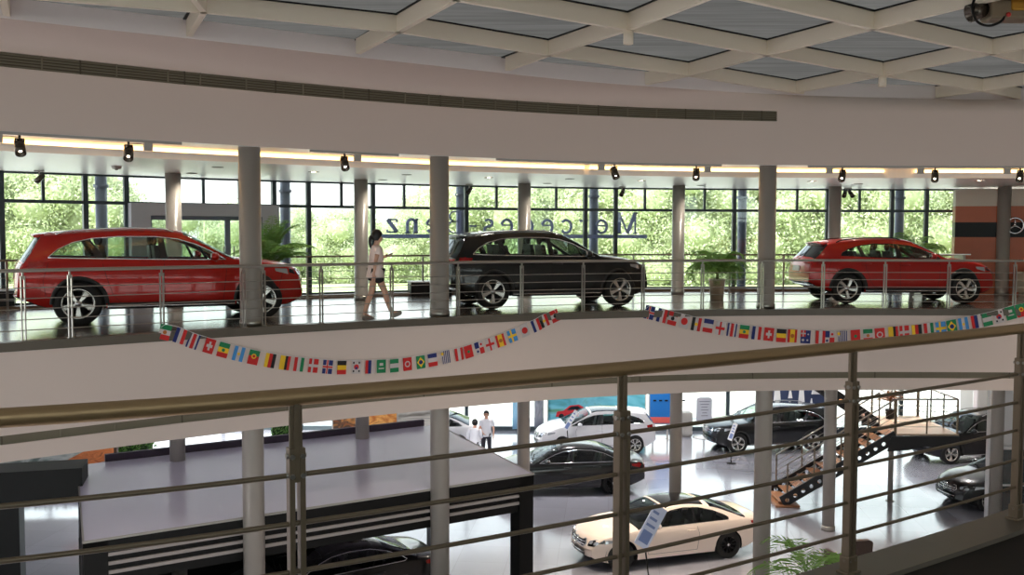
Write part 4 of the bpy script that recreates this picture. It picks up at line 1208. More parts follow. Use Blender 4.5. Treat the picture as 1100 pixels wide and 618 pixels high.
def tree_row(count, x0, dx, y0, hs, jit, label, group):
    global n
    k_ = 1.8; x0 *= k_; dx *= k_; y0 *= k_; hs = [(a, 7.88 + (h - 7.88) * k_) for a, h in hs]
    for i in range(count):
        x = x0 + i * dx + rng.uniform(-2, 2); y = y0 + rng.uniform(-3, 5)
        ht = interp(550 + 1050 * x / y, hs) * rng.uniform(1 - jit, 1 + jit)
        tree(x, y, ht / 9.3, n, label, group); n += 1
# the sky shows above the trees in the left part of the view
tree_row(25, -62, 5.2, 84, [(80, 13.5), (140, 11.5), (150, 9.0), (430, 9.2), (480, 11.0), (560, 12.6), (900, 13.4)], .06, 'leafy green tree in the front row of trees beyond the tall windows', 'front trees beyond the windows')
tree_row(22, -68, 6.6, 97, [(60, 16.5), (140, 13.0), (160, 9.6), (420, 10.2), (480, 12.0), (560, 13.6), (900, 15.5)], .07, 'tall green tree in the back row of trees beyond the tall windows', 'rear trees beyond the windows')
b = MB(); b.box(-190, 190, 38.9, 300, LOW - .3, LOW - .12); struct(b.obj('ground_outside', mat('pale_paving', (206, 204, 198), .85)))
b = MB(); b.box(-190, 190, 95, 300, LOW - .12, LOW - .08); struct(b.obj('ground_lawn', mat('pale_lawn', (176, 188, 140), .9)))

# ================================================================ potted palms
M_palm = leafmat('palm_green', (96, 146, 62)); M_palm2 = leafmat('palm_light_green', (136, 176, 96)); M_soil = mat('soil', (50, 38, 28), .9)
def palm(name, label, loc, pot, n, length, stem_h, droop, leaf, m=M_palm, seed=1, potm=None, group=None, up=1.0, sparse=0):
    rng = random.Random(seed)
    R = thing(name, label, 'potted plant', loc, 0, group)
    pr, ph = pot
    b = MB(); b.lathe([(0, 0), (pr * .82, 0), (pr, ph * .9), (pr * 1.06, ph * .92), (pr * 1.06, ph), (pr * .94, ph), (pr * .9, ph * .88), (0, ph * .88)], 24); b.obj('pot', potm or M_steel, R)
    b = MB(); b.cyl((0, 0), pr * .9, ph * .86, ph * .93, 20); b.obj('soil', M_soil, R)
    b = MB()
    b.tube([(0, 0, ph * .9), (0.01, 0, ph + stem_h * .6), (0, 0, ph + stem_h)], [.04, .035, .03], 8); b.obj('stem', M_bark, R)
    for i in range(n):
        a = 2 * PI * i / n * 2.4 + rng.uniform(-.2, .2); L = length * rng.uniform(.75, 1.1); el = rng.uniform(.35, 1.35) * up
        base = Vector((0, 0, ph + stem_h * rng.uniform(.5, 1.0)))
        mid = []; N = 13
        p = base.copy(); e = el; st = L / N
        for k in range(N + 1):
            mid.append(p.copy()); p = p + Vector((math.cos(a) * math.cos(e), math.sin(a) * math.cos(e), math.sin(e))) * st; e -= droop * (k / N) * 2 / N * 1.3
        b = MB(); b.tube(mid, [.009 - .006 * k / N for k in range(N + 1)], 5)
        for k in range(2, N + 1):
            t = (mid[k] - mid[k - 1]).normalized(); sd = t.cross(Vector((0, 0, 1))).normalized(); upv = sd.cross(t)
            ll = leaf * math.sin(PI * (.12 + .8 * k / N)) + .03
            for s in (-1, 1):
                for q in ((0,) if sparse else (0, .5)):
                    c = mid[k] + (mid[k - 1] - mid[k]) * q
                    tip = c + sd * (s * ll * .8) + t * ll * .55 - Vector((0, 0, ll * .25)) + upv * rng.uniform(-.02, .04)
                    mdp = (c + tip) / 2 + upv * ll * .08; wv = (t * .009)
                    b.add([c - wv * .4, c + wv * .4, mdp + wv, tip, mdp - wv], [(0, 1, 2, 3, 4)], 0)
        b.obj('frond', m, R, clean=False)
    return R
p = at_z(770, 322, 0); palm('potted_palm', 'bushy potted palm in a shiny metal pot between the black SUV and the thick column', (p.x, p.y, 0), (.19, .50), 40, .95, .15, 2.5, .22, M_palm2, 4, mat('polished_steel_pot', (214, 196, 172), .3, metal=.5))
p = edge_px(291, 4.7, 0)[0]; palm('potted_palm', 'spiky potted palm behind the bonnet of the left red SUV', (p.x, p.y, 0), (.2, .55), 30, 1.0, .55, .9, .26, M_palm2, 8, up=1.05)
p = edge_px(983, 4.4, 0)[0]; palm('potted_palm', 'light green potted palm showing over the roof of the red compact', (p.x, p.y, 0), (.18, .5), 20, .85, .72, 1.6, .2, M_palm2, 12, up=.8)
palm('potted_palm', 'wide feathery palm on the ground floor at the bottom right, beside the foreground post', (5.95, 19.3, LOW), (.24, .6), 17, 1.35, .35, 1.9, .40, M_palm2, 21, M_black, up=1.0, sparse=1)
palm('potted_palm', 'dark spiky palm tip at the bottom of the picture right of the pavilion car', (-.52, 17.5, LOW), (.22, .6), 22, .8, .35, 1.2, .26, M_palm, 31, M_black)

# ================================================================ spotlights on tracks
M_spot = mat('dark_chrome_spot', (90, 82, 74), .25, metal=.8); M_grey = mat('light_grey_plastic', (176, 172, 166), .5)
def track_run(px0, px1, label):
    pts = edge_run(px0, px1, .06, 2.96)
    g = thing('light_track', label, 'light track', pts[len(pts) // 2])
    b = MB(); runsweep(b, [Vector((q.x, q.y, 2.96)) for q in pts], [(-.018, -.02), (.018, -.02), (.018, .02), (-.018, .02)]); b.obj('rail', M_grey, g, True)
for a, c, lb in ((-140, 195, 'grey lighting track under the fascia over the left red SUV'), (333, 428, 'short grey lighting track under the fascia over the walking woman'), (533, 775, 'grey lighting track under the fascia over the black SUV and palm'), (868, 1160, 'grey lighting track under the fascia over the red compact')):
    track_run(a, c, lb)
def spotlight(px, boxpx, tilt, label):
    p, ang = edge_px(px, .06, 2.9)
    R = thing('track_spotlight', label, 'spotlight', (p.x, p.y, 2.94), ang, 'track spotlights under the upper fascia')
    b = MB(); b.tube([(0, 0, 0), (0, 0, -.05)], .018, 8); b.tube([(-.06, 0, -.05), (.06, 0, -.05)], .01, 6); b.tube([(-.06, 0, -.05), (-.06, .0, -.13)], .009, 6); b.tube([(.06, 0, -.05), (.06, 0, -.13)], .009, 6); b.obj('bracket', M_spot, R)
    M = Matrix.Translation((0, 0, -.16)) @ Matrix.Scale(1.35, 4) @ Matrix.Rotation(math.radians(tilt), 4, 'Y') @ Matrix.Rotation(math.radians(-38), 4, 'X')
    b = MB(); b.lathe([(.0, .09), (.035, .09), (.052, .07), (.054, -.10), (.047, -.10), (.044, -.07), (.0, -.06)], 20, 0, M); o = b.obj('lamp_body', M_spot, R)
    b = MB(); b.lathe([(0, .095), (.03, .094), (.038, .088)], 16, 0, M); b.obj('rear_glow', M_lamp, o)
    b = MB(); b.lathe([(0, -.062), (.042, -.066)], 16, 0, M); b.obj('lens', M_lamp, o)
    q, a2 = edge_px(boxpx, .06, 2.9); d = (q - p).length * (1 if boxpx > px else -1)
    b = MB(); b.box(d - .065, d + .065, -.03, .03, -.12, -.005); b.obj('driver_box', M_grey, R, bevel=.005)
    b = MB(); b.tube([(0, 0, -.03), (d * .5, 0, -.02), (d, 0, -.03)], .006, 5); b.obj('arm', M_spot, R)
for px, bx, tl, lb in ((21, -3, 5, 'dark chrome spotlight hanging above the tail of the left red SUV'), (138, 159, 18, 'dark chrome spotlight hanging above the roof of the left red SUV'), (370, 384, 10, 'dark chrome spotlight hanging between the woman and the first thick column'), (660, 646, -3, 'dark chrome spotlight hanging above the bonnet of the black SUV'), (748, 760, 22, 'dark chrome spotlight hanging left of the third thick column'), (905, 891, 28, 'dark chrome spotlight hanging above the tail of the red compact'), (1004.5, 989, 20, 'dark chrome spotlight hanging above the bonnet of the red compact'), (1096, 1082, 28, 'dark chrome spotlight hanging at the far right edge')):
    spotlight(px, bx, tl, lb)
# recessed downlights in the gallery ceiling
DL = []
def downlight(px, py, lit, label):
    p = at_z(px, py, UC)
    R = thing('downlight', label, 'downlight', (p.x, p.y, UC - .002), 0, 'recessed downlights in the gallery ceiling')
    b = MB(); b.lathe([(.07, -.004), (.075, -.012), (.105, -.010), (.11, 0)], 24); b.obj('trim_ring', M_grey, R)
    DL.append((p.x, p.y, lit)); b = MB(); b.lathe([(0, -.006), (.07, -.006)], 20); b.obj('lens', M_lamp if lit else mat('unlit_lens', (190, 170, 140), .3), R)
for px, py, lit, lb in ((337, 184.5, 1, 'bright white downlight left of the second slim column'), (525, 190.6, 1, 'bright white downlight above the rear of the black SUV'), (689, 194, 1, 'bright white downlight above the front of the black SUV'), (872, 194.6, 1, 'bright white downlight right of the third thick column'), (1052, 194, 1, 'bright white downlight in front of the brown wall'), (234, 179.5, 0, 'unlit downlight left of the first thick column'), (206, 186, 0, 'unlit downlight beside the first slim column'), (411, 193, 0, 'unlit downlight right of the second slim column'), (437, 187.5, 0, 'unlit downlight left of the second thick column'), (612, 192, 0, 'unlit downlight above the roof front of the black SUV'), (588, 197, 0, 'unlit downlight right of the third slim column'), (753, 199, 0, 'unlit downlight above the potted palm'), (922, 197.5, 0, 'unlit downlight above the roof of the red compact')):
    downlight(px, py, lit, lb)
def small_spot(px, off, label, tw=False, z=UC, Y=None, name='ceiling_spotlight', s=1.0):
    p = edge_px(px, off, z)[0] if Y is None else at_y(px, 300, Y); p.z = z
    R = thing(name, label, 'spotlight', p, 0)
    b = MB(); b.tube([(0, 0, 0), (0, 0, -.10 * s)], .014 * s, 8); b.box(-.09 * s, .09 * s, -.03, .03, -.025, 0); b.obj('mount', M_grey, R)
    for k, dx in enumerate((-.09, .09) if tw else (0,)):
        M = Matrix.Translation((dx * s, 0, -.17 * s)) @ Matrix.Rotation(.5 - k * .9, 4, 'Y') @ Matrix.Rotation(-.7, 4, 'X')
        b = MB(); b.lathe([(0, .09), (.05, .115), (.06, -.09), (.05, -.09), (0, -.06)], 16, 0, Matrix.Scale(s, 4) if False else M @ Matrix.Scale(s, 4)); b.obj('lamp_body', M_spot, R)
small_spot(504, 6.0, 'small spotlight by the window just right of the second thick column')
small_spot(668.5, 6.0, 'small dark spotlight by the window above the black SUV bonnet')
small_spot(911, 6.0, 'small copper spotlight by the window above the red compact', True)
small_spot(42, 6.0, 'small spotlight by the window above the left red SUV tail')
small_spot(557, 0, 'twin black spotlight under the ground-floor ceiling in front of the slim column', True, LC, 27.0, s=1.5)
small_spot(736, 0, 'twin dark spotlight under the ground-floor ceiling above the blue panel', True, LC, 30.0, s=1.4)
p = at_z(125, 178.5, UC); b = MB(); b.lathe([(.09, 0), (.09, -.03), (.07, -.055), (0, -.06)], 20, 0, Matrix.Translation((p.x, p.y, UC))); o = b.obj('smoke_detector', M_grey); tag(o, 'small round grey smoke detector on the gallery ceiling above the left red SUV', 'smoke detector')
b = MB(); b.lathe([(.03, -.06), (.028, -.072), (0, -.075)], 12, 0, Matrix.Translation((p.x, p.y, UC))); b.obj('sensor_cap', M_spot, o)
# small white cylinders under the skylight beams
FILL_NODES = [(0, 2), (2, 3), (4, 3), (6, 3), (1, 4), (3, 5), (5, 5)]  # beam crossings that get an added fill spot, no cylinder built
for nd, lb in (((2, 1), 'small white cylinder lamp hanging under the skylight beams near the top centre'), ((4, 1), 'small white cylinder lamp hanging under the skylight beams at the right')):
    q = node(*nd); R = thing('cylinder_lamp', lb, 'lamp', q)
    b = MB(); b.lathe([(0, 0), (.072, 0), (.072, -.19), (.06, -.19), (.058, -.15), (0, -.15)], 24); b.obj('lamp_body', M_beam, R)
    b = MB(); b.lathe([(0, -.152), (.055, -.152)], 20); b.obj('lens', mat('unlit_lens', (190, 170, 140), .3), R)
# motor head with a looped cable under the skylight, top right
q = at_y(1070, 11, 12.5); R = thing('ceiling_projector', 'brass and grey motor head with a looped black cable at the top right', 'projector', q); R.scale = (1.35, 1.35, 1.35)
b = MB(); b.box(-.10, .36, -.12, .12, -.10, .10); b.obj('housing', mat('grey_metal_housing', (128, 112, 92), .4, metal=.5), R, bevel=.02)
b = MB(); b.box(.08, .40, -.135, .135, -.03, .16); b.obj('brass_cover', mat('brass', (190, 140, 60), .3, metal=.9), R, bevel=.015)
M = Matrix.Translation((-.16, 0, .0)) @ Matrix.Rotation(-PI / 2 - .35, 4, 'Y'); b = MB(); b.lathe([(0, -.06), (.075, -.06), (.085, .10), (.07, .10), (.06, .04), (0, .04)], 20, 0, M); b.obj('lens_barrel', M_spot, R)
b = MB(); b.tube([(0, 0, .1), (0, 0, .6)], .03, 10); b.obj('stem', M_grey, R)
b = MB(); b.tube(spline([(-.22, -.06, .12), (-.27, -.1, 0), (-.23, -.12, -.13), (-.12, -.13, -.17), (-.0, -.12, -.12), (.03, -.1, -.05)], 6), .012, 8); b.obj('cable', M_black, R)
b = MB(); b.sphere((.05, -.14, -.07), .022, 10, 8); b.obj('indicator', mat('red_cap', (200, 40, 30), .3), R)

# ================================================================ flag garlands
FC = {'r': (205, 38, 36), 'w': (206, 196, 194), 'b': (32, 44, 110), 'g': (24, 130, 80), 'y': (242, 196, 40), 'k': (28, 26, 28), 'c': (66, 142, 206), 'o': (190, 110, 40)}
FK = list(FC); FM = [mat('flag_' + k, FC[k], .7) for k in FK]
def flag_mb(spec, w, h):
    """spec: list of ('R',u0,v0,u1,v1,c) rectangles and ('D',u,v,r,c) discs in 0..1 flag space"""
    b = MB(); e = 0
    for s in spec:
        e += .0006
        if s[0] == 'R':
            _, u0, v0, u1, v1, c = s
            for q in (1, -1):
                b.add([((u0 - .5) * w, -q * e, -(v0) * h), ((u1 - .5) * w, -q * e, -(v0) * h), ((u1 - .5) * w, -q * e, -(v1) * h), ((u0 - .5) * w, -q * e, -(v1) * h)], [(0, 1, 2, 3)], FK.index(c))
        elif s[0] == 'D':
            _, u, v, r, c = s
            for q in (1, -1):
                b.add([((u - .5) * w + r * h * math.cos(2 * PI * k / 14), -q * e, -v * h + r * h * math.sin(2 * PI * k / 14)) for k in range(14)], [tuple(range(14))], FK.index(c))
        else:
            _, pts, c = s
            for q in (1, -1): b.add([((u - .5) * w, -q * e, -v * h) for u, v in pts], [tuple(range(len(pts)))], FK.index(c))
    return b
def V(*c): n = len(c); return [('R', i / n, 0, (i + 1) / n, 1, k) for i, k in enumerate(c)]
def Hh(*c): n = len(c); return [('R', 0, i / n, 1, (i + 1) / n, k) for i, k in enumerate(c)]
def cross(bg_, c, c2=None, off=.5, t=.12):
    s = [('R', 0, 0, 1, 1, bg_), ('R', off - t, 0, off + t, 1, c), ('R', 0, .5 - t, 1, .5 + t, c)]
    if c2: s += [('R', off - t * .5, 0, off + t * .5, 1, c2), ('R', 0, .5 - t * .5, 1, .5 + t * .5, c2)]
    return s
FL = dict(mex=Hh('g', 'w', 'r') + [('D', .5, .5, .13, 'o')], rus=V('b', 'w', 'r'), cri=[('R', 0, 0, 1, 1, 'w'), ('R', 0, 0, .16, 1, 'b'), ('R', .84, 0, 1, 1, 'b'), ('R', .34, 0, .66, 1, 'r')], sui=[('R', 0, 0, 1, 1, 'r'), ('R', .4, .2, .6, .8, 'w'), ('R', .2, .4, .8, .6, 'w')], sen=Hh('g', 'y', 'r') + [('D', .5, .5, .12, 'g')], arg=V('c', 'w', 'c') + [('D', .5, .5, .1, 'y')], por=[('R', 0, 0, 1, .4, 'g'), ('R', 0, .4, 1, 1, 'r'), ('D', .5, .42, .18, 'y'), ('D', .5, .42, .1, 'r')], ger=V('y', 'r', 'k'), bel=V('k', 'y', 'r'), col=[('R', 0, 0, .5, 1, 'y'), ('R', .5, 0, .75, 1, 'k'), ('R', .75, 0, 1, 1, 'r')], irn=V('r', 'w', 'g'), den=cross('r', 'w', None, .4, .1), isl=cross('b', 'w', 'r', .45), beh=Hh('k', 'y', 'r'), kor=[('R', 0, 0, 1, 1, 'w'), ('D', .5, .5, .2, 'r'), ('R', .38, .5, .62, .68, 'b'), ('R', .12, .12, .28, .26, 'k'), ('R', .72, .12, .88, .26, 'k'), ('R', .12, .74, .28, .88, 'k'), ('R', .72, .74, .88, .88, 'k')], srb=V('r', 'b', 'w')[:2] + [('R', .66, 0, 1, 1, 'w'), ('R', .3, 0, .62, 1, 'b')], ksa=[('R', 0, 0, 1, 1, 'g'), ('R', .3, .25, .7, .45, 'w'), ('R', .2, .62, .8, .7, 'w')], nga=Hh('g', 'w', 'g'), tun=[('R', 0, 0, 1, 1, 'r'), ('D', .5, .5, .24, 'w'), ('D', .5, .5, .15, 'r')], bra=[('R', 0, 0, 1, 1, 'g'), ('P', [(.5, .1), (.92, .5), (.5, .9), (.08, .5)], 'y'), ('D', .5, .5, .17, 'b')], net=Hh('b', 'w', 'r'), uru=[('R', 0, 0, 1, 1, 'w')] + [('R', .1 + .2 * i, .0 if i else .4, .2 + .2 * i, 1, 'b') for i in range(5)] + [('D', .15, .2, .12, 'y')], per=V('r', 'w', 'r')[:1] + [('R', .33, 0, .7, 1, 'w'), ('R', .7, 0, 1, 1, 'r')], mar=[('R', 0, 0, 1, 1, 'r'), ('D', .5, .5, .12, 'g')], pan=[('R', 0, 0, 1, 1, 'w'), ('R', 0, 0, .5, .5, 'b'), ('R', .5, .5, 1, 1, 'r'), ('D', .75, .25, .1, 'r'), ('D', .25, .75, .1, 'b')], eng=cross('w', 'r', None, .5, .1), esp=V('r', 'y', 'r') + [('R', .25, 0, .75, 1, 'y'), ('D', .5, .5, .16, 'o')], swe=cross('c', 'y', None, .42, .1), jap=[('R', 0, 0, 1, 1, 'w'), ('D', .5, .5, .27, 'r')], egy=V('k', 'w', 'r') + [('D', .5, .5, .13, 'y')], aus=[('R', 0, 0, 1, 1, 'b'), ('R', 0, 0, .5, .5, 'r'), ('R', .2, 0, .3, .5, 'w'), ('R', 0, .2, .5, .3, 'w'), ('D', .75, .3, .06, 'w'), ('D', .7, .75, .07, 'w'), ('D', .25, .75, .1, 'w')], cro=Hh('r', 'w', 'b') + [('R', .38, .25, .62, .7, 'r'), ('R', .44, .3, .56, .5, 'w')], fra=V('b', 'w', 'r'), pol=Hh('r', 'w', 'r') + [('D', .5, .5, .15, 'k')])
def garland(label, pts, names, size, ends):
    base = edge_px(pts[len(pts) // 2][0], -.03, -.4)[0]
    R = thing('flag_garland', label, 'flag garland', base)
    # anchor points on the fascia: point of the surface that shows at the pixel
    def surf(px, py):
        p = edge_px(px, -.03, -.4)[0]
        return at_y(px, py, p.y)
    ctr = [surf(x, y) for x, y in pts]
    string = [surf(*ends[0])] + [c + Vector((0, 0, size * .62)) for c in ctr] + [surf(*ends[1])]
    b = MB(); b.tube(spline(string, 4), .004, 5); b.obj('string', M_white, R, True)
    for k, c in enumerate(ctr):
        a = ctr[max(0, k - 1)]; d = ctr[min(len(ctr) - 1, k + 1)]
        t = d - a; yaw = math.atan2(t.y, t.x); slope = math.atan2(t.z, math.hypot(t.x, t.y))
        rr = random.Random(k * 7 + len(pts))
        M = Matrix.Translation(c + Vector((0, 0, size * .6))) @ Matrix.Rotation(yaw, 4, 'Z') @ Matrix.Rotation(-slope, 4, 'Y') @ Matrix.Rotation(rr.uniform(-.12, .12), 4, 'Z')
        f = flag_mb(FL[names[k]], size * .86, size * 1.16); f.v = [tuple(M @ Vector(v)) for v in f.v]; f.obj('flag', FM, R, True, clean=False)
L1 = [(533, 468), (583, 480), (625, 497), (676, 512), (720, 525), (768, 537), (815, 548), (867, 558), (913, 565), (957, 570), (1003, 574), (1048, 578), (1092, 580)]
L1 = [(x / 2.97, 200 + y / 2.97) for x, y in L1] + [(365 + x / 2.97, 200 + y / 2.97) for x, y in ((54, 578), (97, 578), (133, 576), (174, 574), (215, 569), (257, 563), (294, 556), (335, 547), (378, 538), (407, 530), (441, 518), (475, 507), (508, 495), (545, 480), (584, 463), (620, 447), (645, 433), (680, 417))]
garland('string of small national flags sagging below the walking woman, the left garland', L1, 'mex rus cri sui sen arg por ger col irn den isl beh kor srb ksa nga tun bra net uru per mar pan eng esp swe jap rus egy pol'.split(), .205, ((173, 352), (597, 336)))
L2 = [(365 + x / 2.97, 200 + y / 2.97) for x, y in ((993, 405), (1033, 415), (1067, 424))] + [(730 + x / 2.97, 200 + y / 2.97) for x, y in ((20, 433), (57, 442), (95, 447), (133, 455), (170, 460), (209, 466), (248, 470), (287, 474), (326, 478), (361, 479), (403, 482), (450, 483), (479, 484), (518, 484), (560, 480), (600, 478), (637, 475), (680, 470), (716, 467), (755, 464), (793, 459), (831, 455), (865, 449), (902, 442), (943, 434), (977, 427), (1013, 418), (1050, 407), (1085, 398))]
garland('string of small national flags sagging below the potted palm, the right garland', L2, 'isl rus pol jap egy net eng cri sen fra sui beh esp aus per pan uru mar mex tun col den ger irn swe bra arg srb nga kor ksa por'.split(), .235, ((692, 333), (1104, 329)))

# ================================================================ mirrored sign outside the glass
M_sign = leafmat('blue_grey_acrylic', (168, 172, 198), .5)
def arc(cx, cy, rx, ry, a0, a1, n=12): return [(cx + rx * math.cos(math.radians(a0 + (a1 - a0) * k / n)), cy + ry * math.sin(math.radians(a0 + (a1 - a0) * k / n))) for k in range(n + 1)]
TK, TN = .17, .075
GL = {
 'M': (1.02, [([(.08, 0), (.08, 1)], TN), ([(.08, 1), (.48, 0)], TK), ([(.48, 0), (.9, 1)], TN), ([(.9, 1), (.9, 0)], TK), ([(-.02, 0), (.18, 0)], TN), ([(.78, 0), (1.02, 0)], TN), ([(-.02, 1), (.12, 1)], TN), ([(.86, 1), (1.02, 1)], TN)]),
 'e': (.62, [(arc(.31, .32, .26, .31, 15, 325, 18), .115), ([(.06, .37), (.56, .37)], TN)]),
 'r': (.48, [([(.14, 0), (.14, .62)], TK), (arc(.34, .40, .2, .2, 160, 60, 7), .11), ([(.02, 0), (.28, 0)], TN), ([(.02, .62), (.14, .62)], TN)]),
 'c': (.58, [(arc(.31, .32, .26, .31, 40, 320, 16), .115)]),
 'd': (.66, [(arc(.29, .32, .24, .31, 0, 360, 20), .11), ([(.54, 0), (.54, 1.04)], TK), ([(.42, 1.04), (.54, 1.04)], TN), ([(.54, 0), (.66, 0)], TN)]),
 's': (.5, [(arc(.25, .47, .19, .16, 30, 250, 10) + arc(.25, .16, .2, .16, 70, -150, 10), .10)]),
 '-': (.42, [([(.06, .32), (.36, .32)], .09)]),
 'B': (.78, [([(.14, 0), (.14, 1)], TK), ([(.02, 1), (.36, 1)] + arc(.36, .77, .24, .23, 90, -90, 10) + [(.14, .54)], .06), ([(.38, .54)] + arc(.40, .27, .28, .27, 90, -90, 10) + [(.02, 0)], .07)]),
 'n': (.66, [([(.14, 0), (.14, .62)], TK), (arc(.34, .40, .2, .22, 170, 0, 8) + [(.54, 0)], .12), ([(.02, 0), (.26, 0)], TN), ([(.42, 0), (.66, 0)], TN), ([(.02, .62), (.14, .62)], TN)]),
 'z': (.56, [([(.06, .60), (.5, .60)], TN), ([(.5, .60), (.06, .03)], TK), ([(.06, .03), (.52, .03)], TN), ([(.06, .60), (.06, .48)], TN), ([(.52, .03), (.52, .15)], TN)])}
def stroke(b, pts, w, M, dep=.05):
    N = len(pts)
    vs = []
    for i, p in enumerate(pts):
        a = pts[max(0, i - 1)]; c = pts[min(N - 1, i + 1)]
        d = Vector((c[0] - a[0], c[1] - a[1])); d.normalize(); nn = Vector((-d.y, d.x)) * w / 2
        for y in (0, dep):
            vs += [M @ Vector((p[0] + nn.x, y, p[1] + nn.y)), M @ Vector((p[0] - nn.x, y, p[1] - nn.y))]
    fs = []
    for i in range(N - 1):
        o = 4 * i; fs += [(o, o + 1, o + 5, o + 4), (o + 2, o + 6, o + 7, o + 3), (o, o + 4, o + 6, o + 2), (o + 1, o + 3, o + 7, o + 5)]
    o = 4 * (N - 1); fs += [(0, 2, 3, 1), (o, o + 1, o + 3, o + 2)]
    b.add(vs, fs)
SO = FAC + .30
SG = thing('facade_sign', 'large letters of the dealer name outside the windows, reading mirrored from inside', 'sign', edge_px(550, SO, 1.5)[0])
word = 'Mercedes-Benz'; CH = .56; tot = sum(GL[c][0] + .10 for c in word)
prog = 0
for ch in word:
    wd, strokes = GL[ch]
    px = 690 - (690 - 412) * (prog + wd / 2 + .05) / tot; prog += wd + .10
    p, ang = edge_px(px, SO, 1.6)
    M = Matrix.Translation((p.x, p.y, 1.57)) @ Matrix.Rotation(ang, 4, 'Z') @ Matrix.Diagonal((-CH, 1, CH, 1)) @ Matrix.Translation((-wd / 2, 0, 0))
    b = MB()
    for pts, w_ in strokes: stroke(b, pts, w_, M)
    b.obj('letter', M_sign, SG, True, clean=False)
pts = edge_run(409, 695, SO, 1.5)
b = MB(); runsweep(b, [Vector((q.x, q.y, 1.48)) for q in pts], [(-.0, -.05), (.06, -.05), (.06, .05), (-.0, .05)]); b.obj('carrier_bar', M_sign, SG, True)

# ================================================================ plinths, desk and cabinet on the gallery
def plinth(x0, x1, y, h, label):
    p = at_z((x0 + x1) / 2, y, 0); w = (x1 - x0) * p.y / F; ang = edge_px((x0 + x1) / 2, 4.5, 0)[1] * .6
    R = thing('display_plinth', label, 'plinth', (p.x, p.y, 0), ang)
    b = MB(); b.box(-w / 2, w / 2, 0, .6, 0, h - .03); b.obj('base', M_black, R, bevel=.01)
    b = MB(); b.box(-w / 2 - .01, w / 2 + .01, -.01, .61, h - .03, h); b.obj('top_plate', M_white, R, bevel=.006)
plinth(441.5, 486, 318, .36, 'low black display plinth with a pale top behind the second thick column')
plinth(-14, 14, 333, .40, 'low black display plinth with a pale top behind the tail of the left red SUV')
R = thing('reception_desk', 'high desk with thin pale glass top behind the bonnet of the red compact', 'desk', (10.55, 24.1, 0), .05)
b = MB(); b.box(-.62, .62, -.3, .3, 1.06, 1.09); b.obj('desk_top', mat('pale_glass_top', (206, 214, 214), .1, coat=.5), R, bevel=.005)
for sx in (-.5, .5):
    b = MB(); b.box(sx - .03, sx + .03, -.22, .22, 0.02, 1.06); b.box(sx - .06, sx + .06, -.26, .26, 0, .02); b.obj('leg', M_steel, R)
b = MB(); b.box(-.5, .5, -.02, .02, .5, .95); b.obj('modesty_panel', M_grey, R)
q = edge_px(1092, 5.0, 0)[0]
R = thing('cabinet', 'low cream cabinet against the brown wall at the right edge', 'cabinet', (q.x + .62, q.y - .35, 0), -.05)
b = MB(); b.box(-.7, .7, -.2, .2, .10, .62); b.box(-.66, .66, -.16, .18, 0, .10); b.obj('body', mat('cream_laminate', (224, 208, 186), .45), R, bevel=.006)
for k in (-1, 0, 1):
    b = MB(); b.box(k * .46 - .22, k * .46 + .22, -.215, -.2, .14, .58); o = b.obj('drawer', mat('cream_laminate', (224, 208, 186)), R, bevel=.004)
    b = MB(); b.tube([(k * .46 - .08, -.235, .5), (k * .46 + .08, -.235, .5)], .008, 6); b.obj('handle', M_steel, o)
# chrome star badge on the dark band
q = at_y(1090, 242.5, SW[0].y + (SW[1].y - SW[0].y) * (at_y(1090, 242, SW[0].y).x - SW[0].x) / (SW[1].x - SW[0].x)); ang = math.atan2(SW[1].y - SW[0].y, SW[1].x - SW[0].x)
M = Matrix.Translation(q) @ Matrix.Rotation(ang, 4, 'Z')
b = MB(); star_mb(b, lambda a, c: M @ Vector((a, -.04, c)), .20); o = b.obj('star_badge', M_chrome); tag(o, 'round chrome three-pointed star badge on the black band of the brown wall', 'badge')
b = MB(); b.tube([M @ Vector((0, -.04, 0)), M @ Vector((0, 0, 0))], .02, 8); b.obj('fixing', M_chrome, o)
# ================================================================ grey-roofed black display pavilion
D = 4.85; ZR = EYE - D
def rp(px, py): return at_z(px, py, ZR)
cFL, cFR, cBL, cBR = rp(89.5, 582.5), rp(573, 509), rp(83, 500), rp(464, 456.8)
ex = (cFR - cFL).normalized(); ey = Vector((-ex.y, ex.x, 0))
W_ = (cFR - cFL).length; DP = ((cBL - cFL).dot(ey) + (cBR - cFR).dot(ey)) / 2
PV = thing('display_pavilion', 'black display pavilion with flat grey roof and slatted front at the lower left', 'pavilion', (cFL.x, cFL.y, LOW), math.atan2(ex.y, ex.x))
HR = ZR - LOW
M_roof = mat('satin_grey_roof', (236, 231, 248), .24, spec=.7)  # bluish tint in the base stands in for sky reflection
sk = (cBL - cFL).dot(ex)           # slight skew measured in the photo
b = MB()
for z0, z1, mi in ((HR - .03, HR, 0),):
    vs = [Vector((0, 0, z0)), Vector((W_, 0, z0)), Vector((W_ + sk, DP, z0)), Vector((sk, DP, z0)), Vector((0, 0, z1)), Vector((W_, 0, z1)), Vector((W_ + sk, DP, z1)), Vector((sk, DP, z1))]
    b.add(vs, [(0, 3, 2, 1), (4, 5, 6, 7), (0, 1, 5, 4), (1, 2, 6, 5), (2, 3, 7, 6), (3, 0, 4, 7)])
b.obj('roof', M_roof, PV)
b = MB(); b.bar((0, .0, HR - .01), (W_, 0, HR - .01), .03, .035); b.bar((0, 0, HR - .01), (sk, DP, HR - .01), .03, .035); b.bar((W_, 0, HR - .01), (W_ + sk, DP, HR - .01), .03, .035); b.obj('roof_edge', M_grey, PV)
b = MB(); b.box(-.01, W_ + .01, .0, .10, HR - .21, HR - .03); b.obj('front_fascia', M_black, PV)
b = MB(); b.box(-.01, W_ + .01, .06, .12, HR - .75, HR - .21); b.obj('slat_backing', M_black, PV)
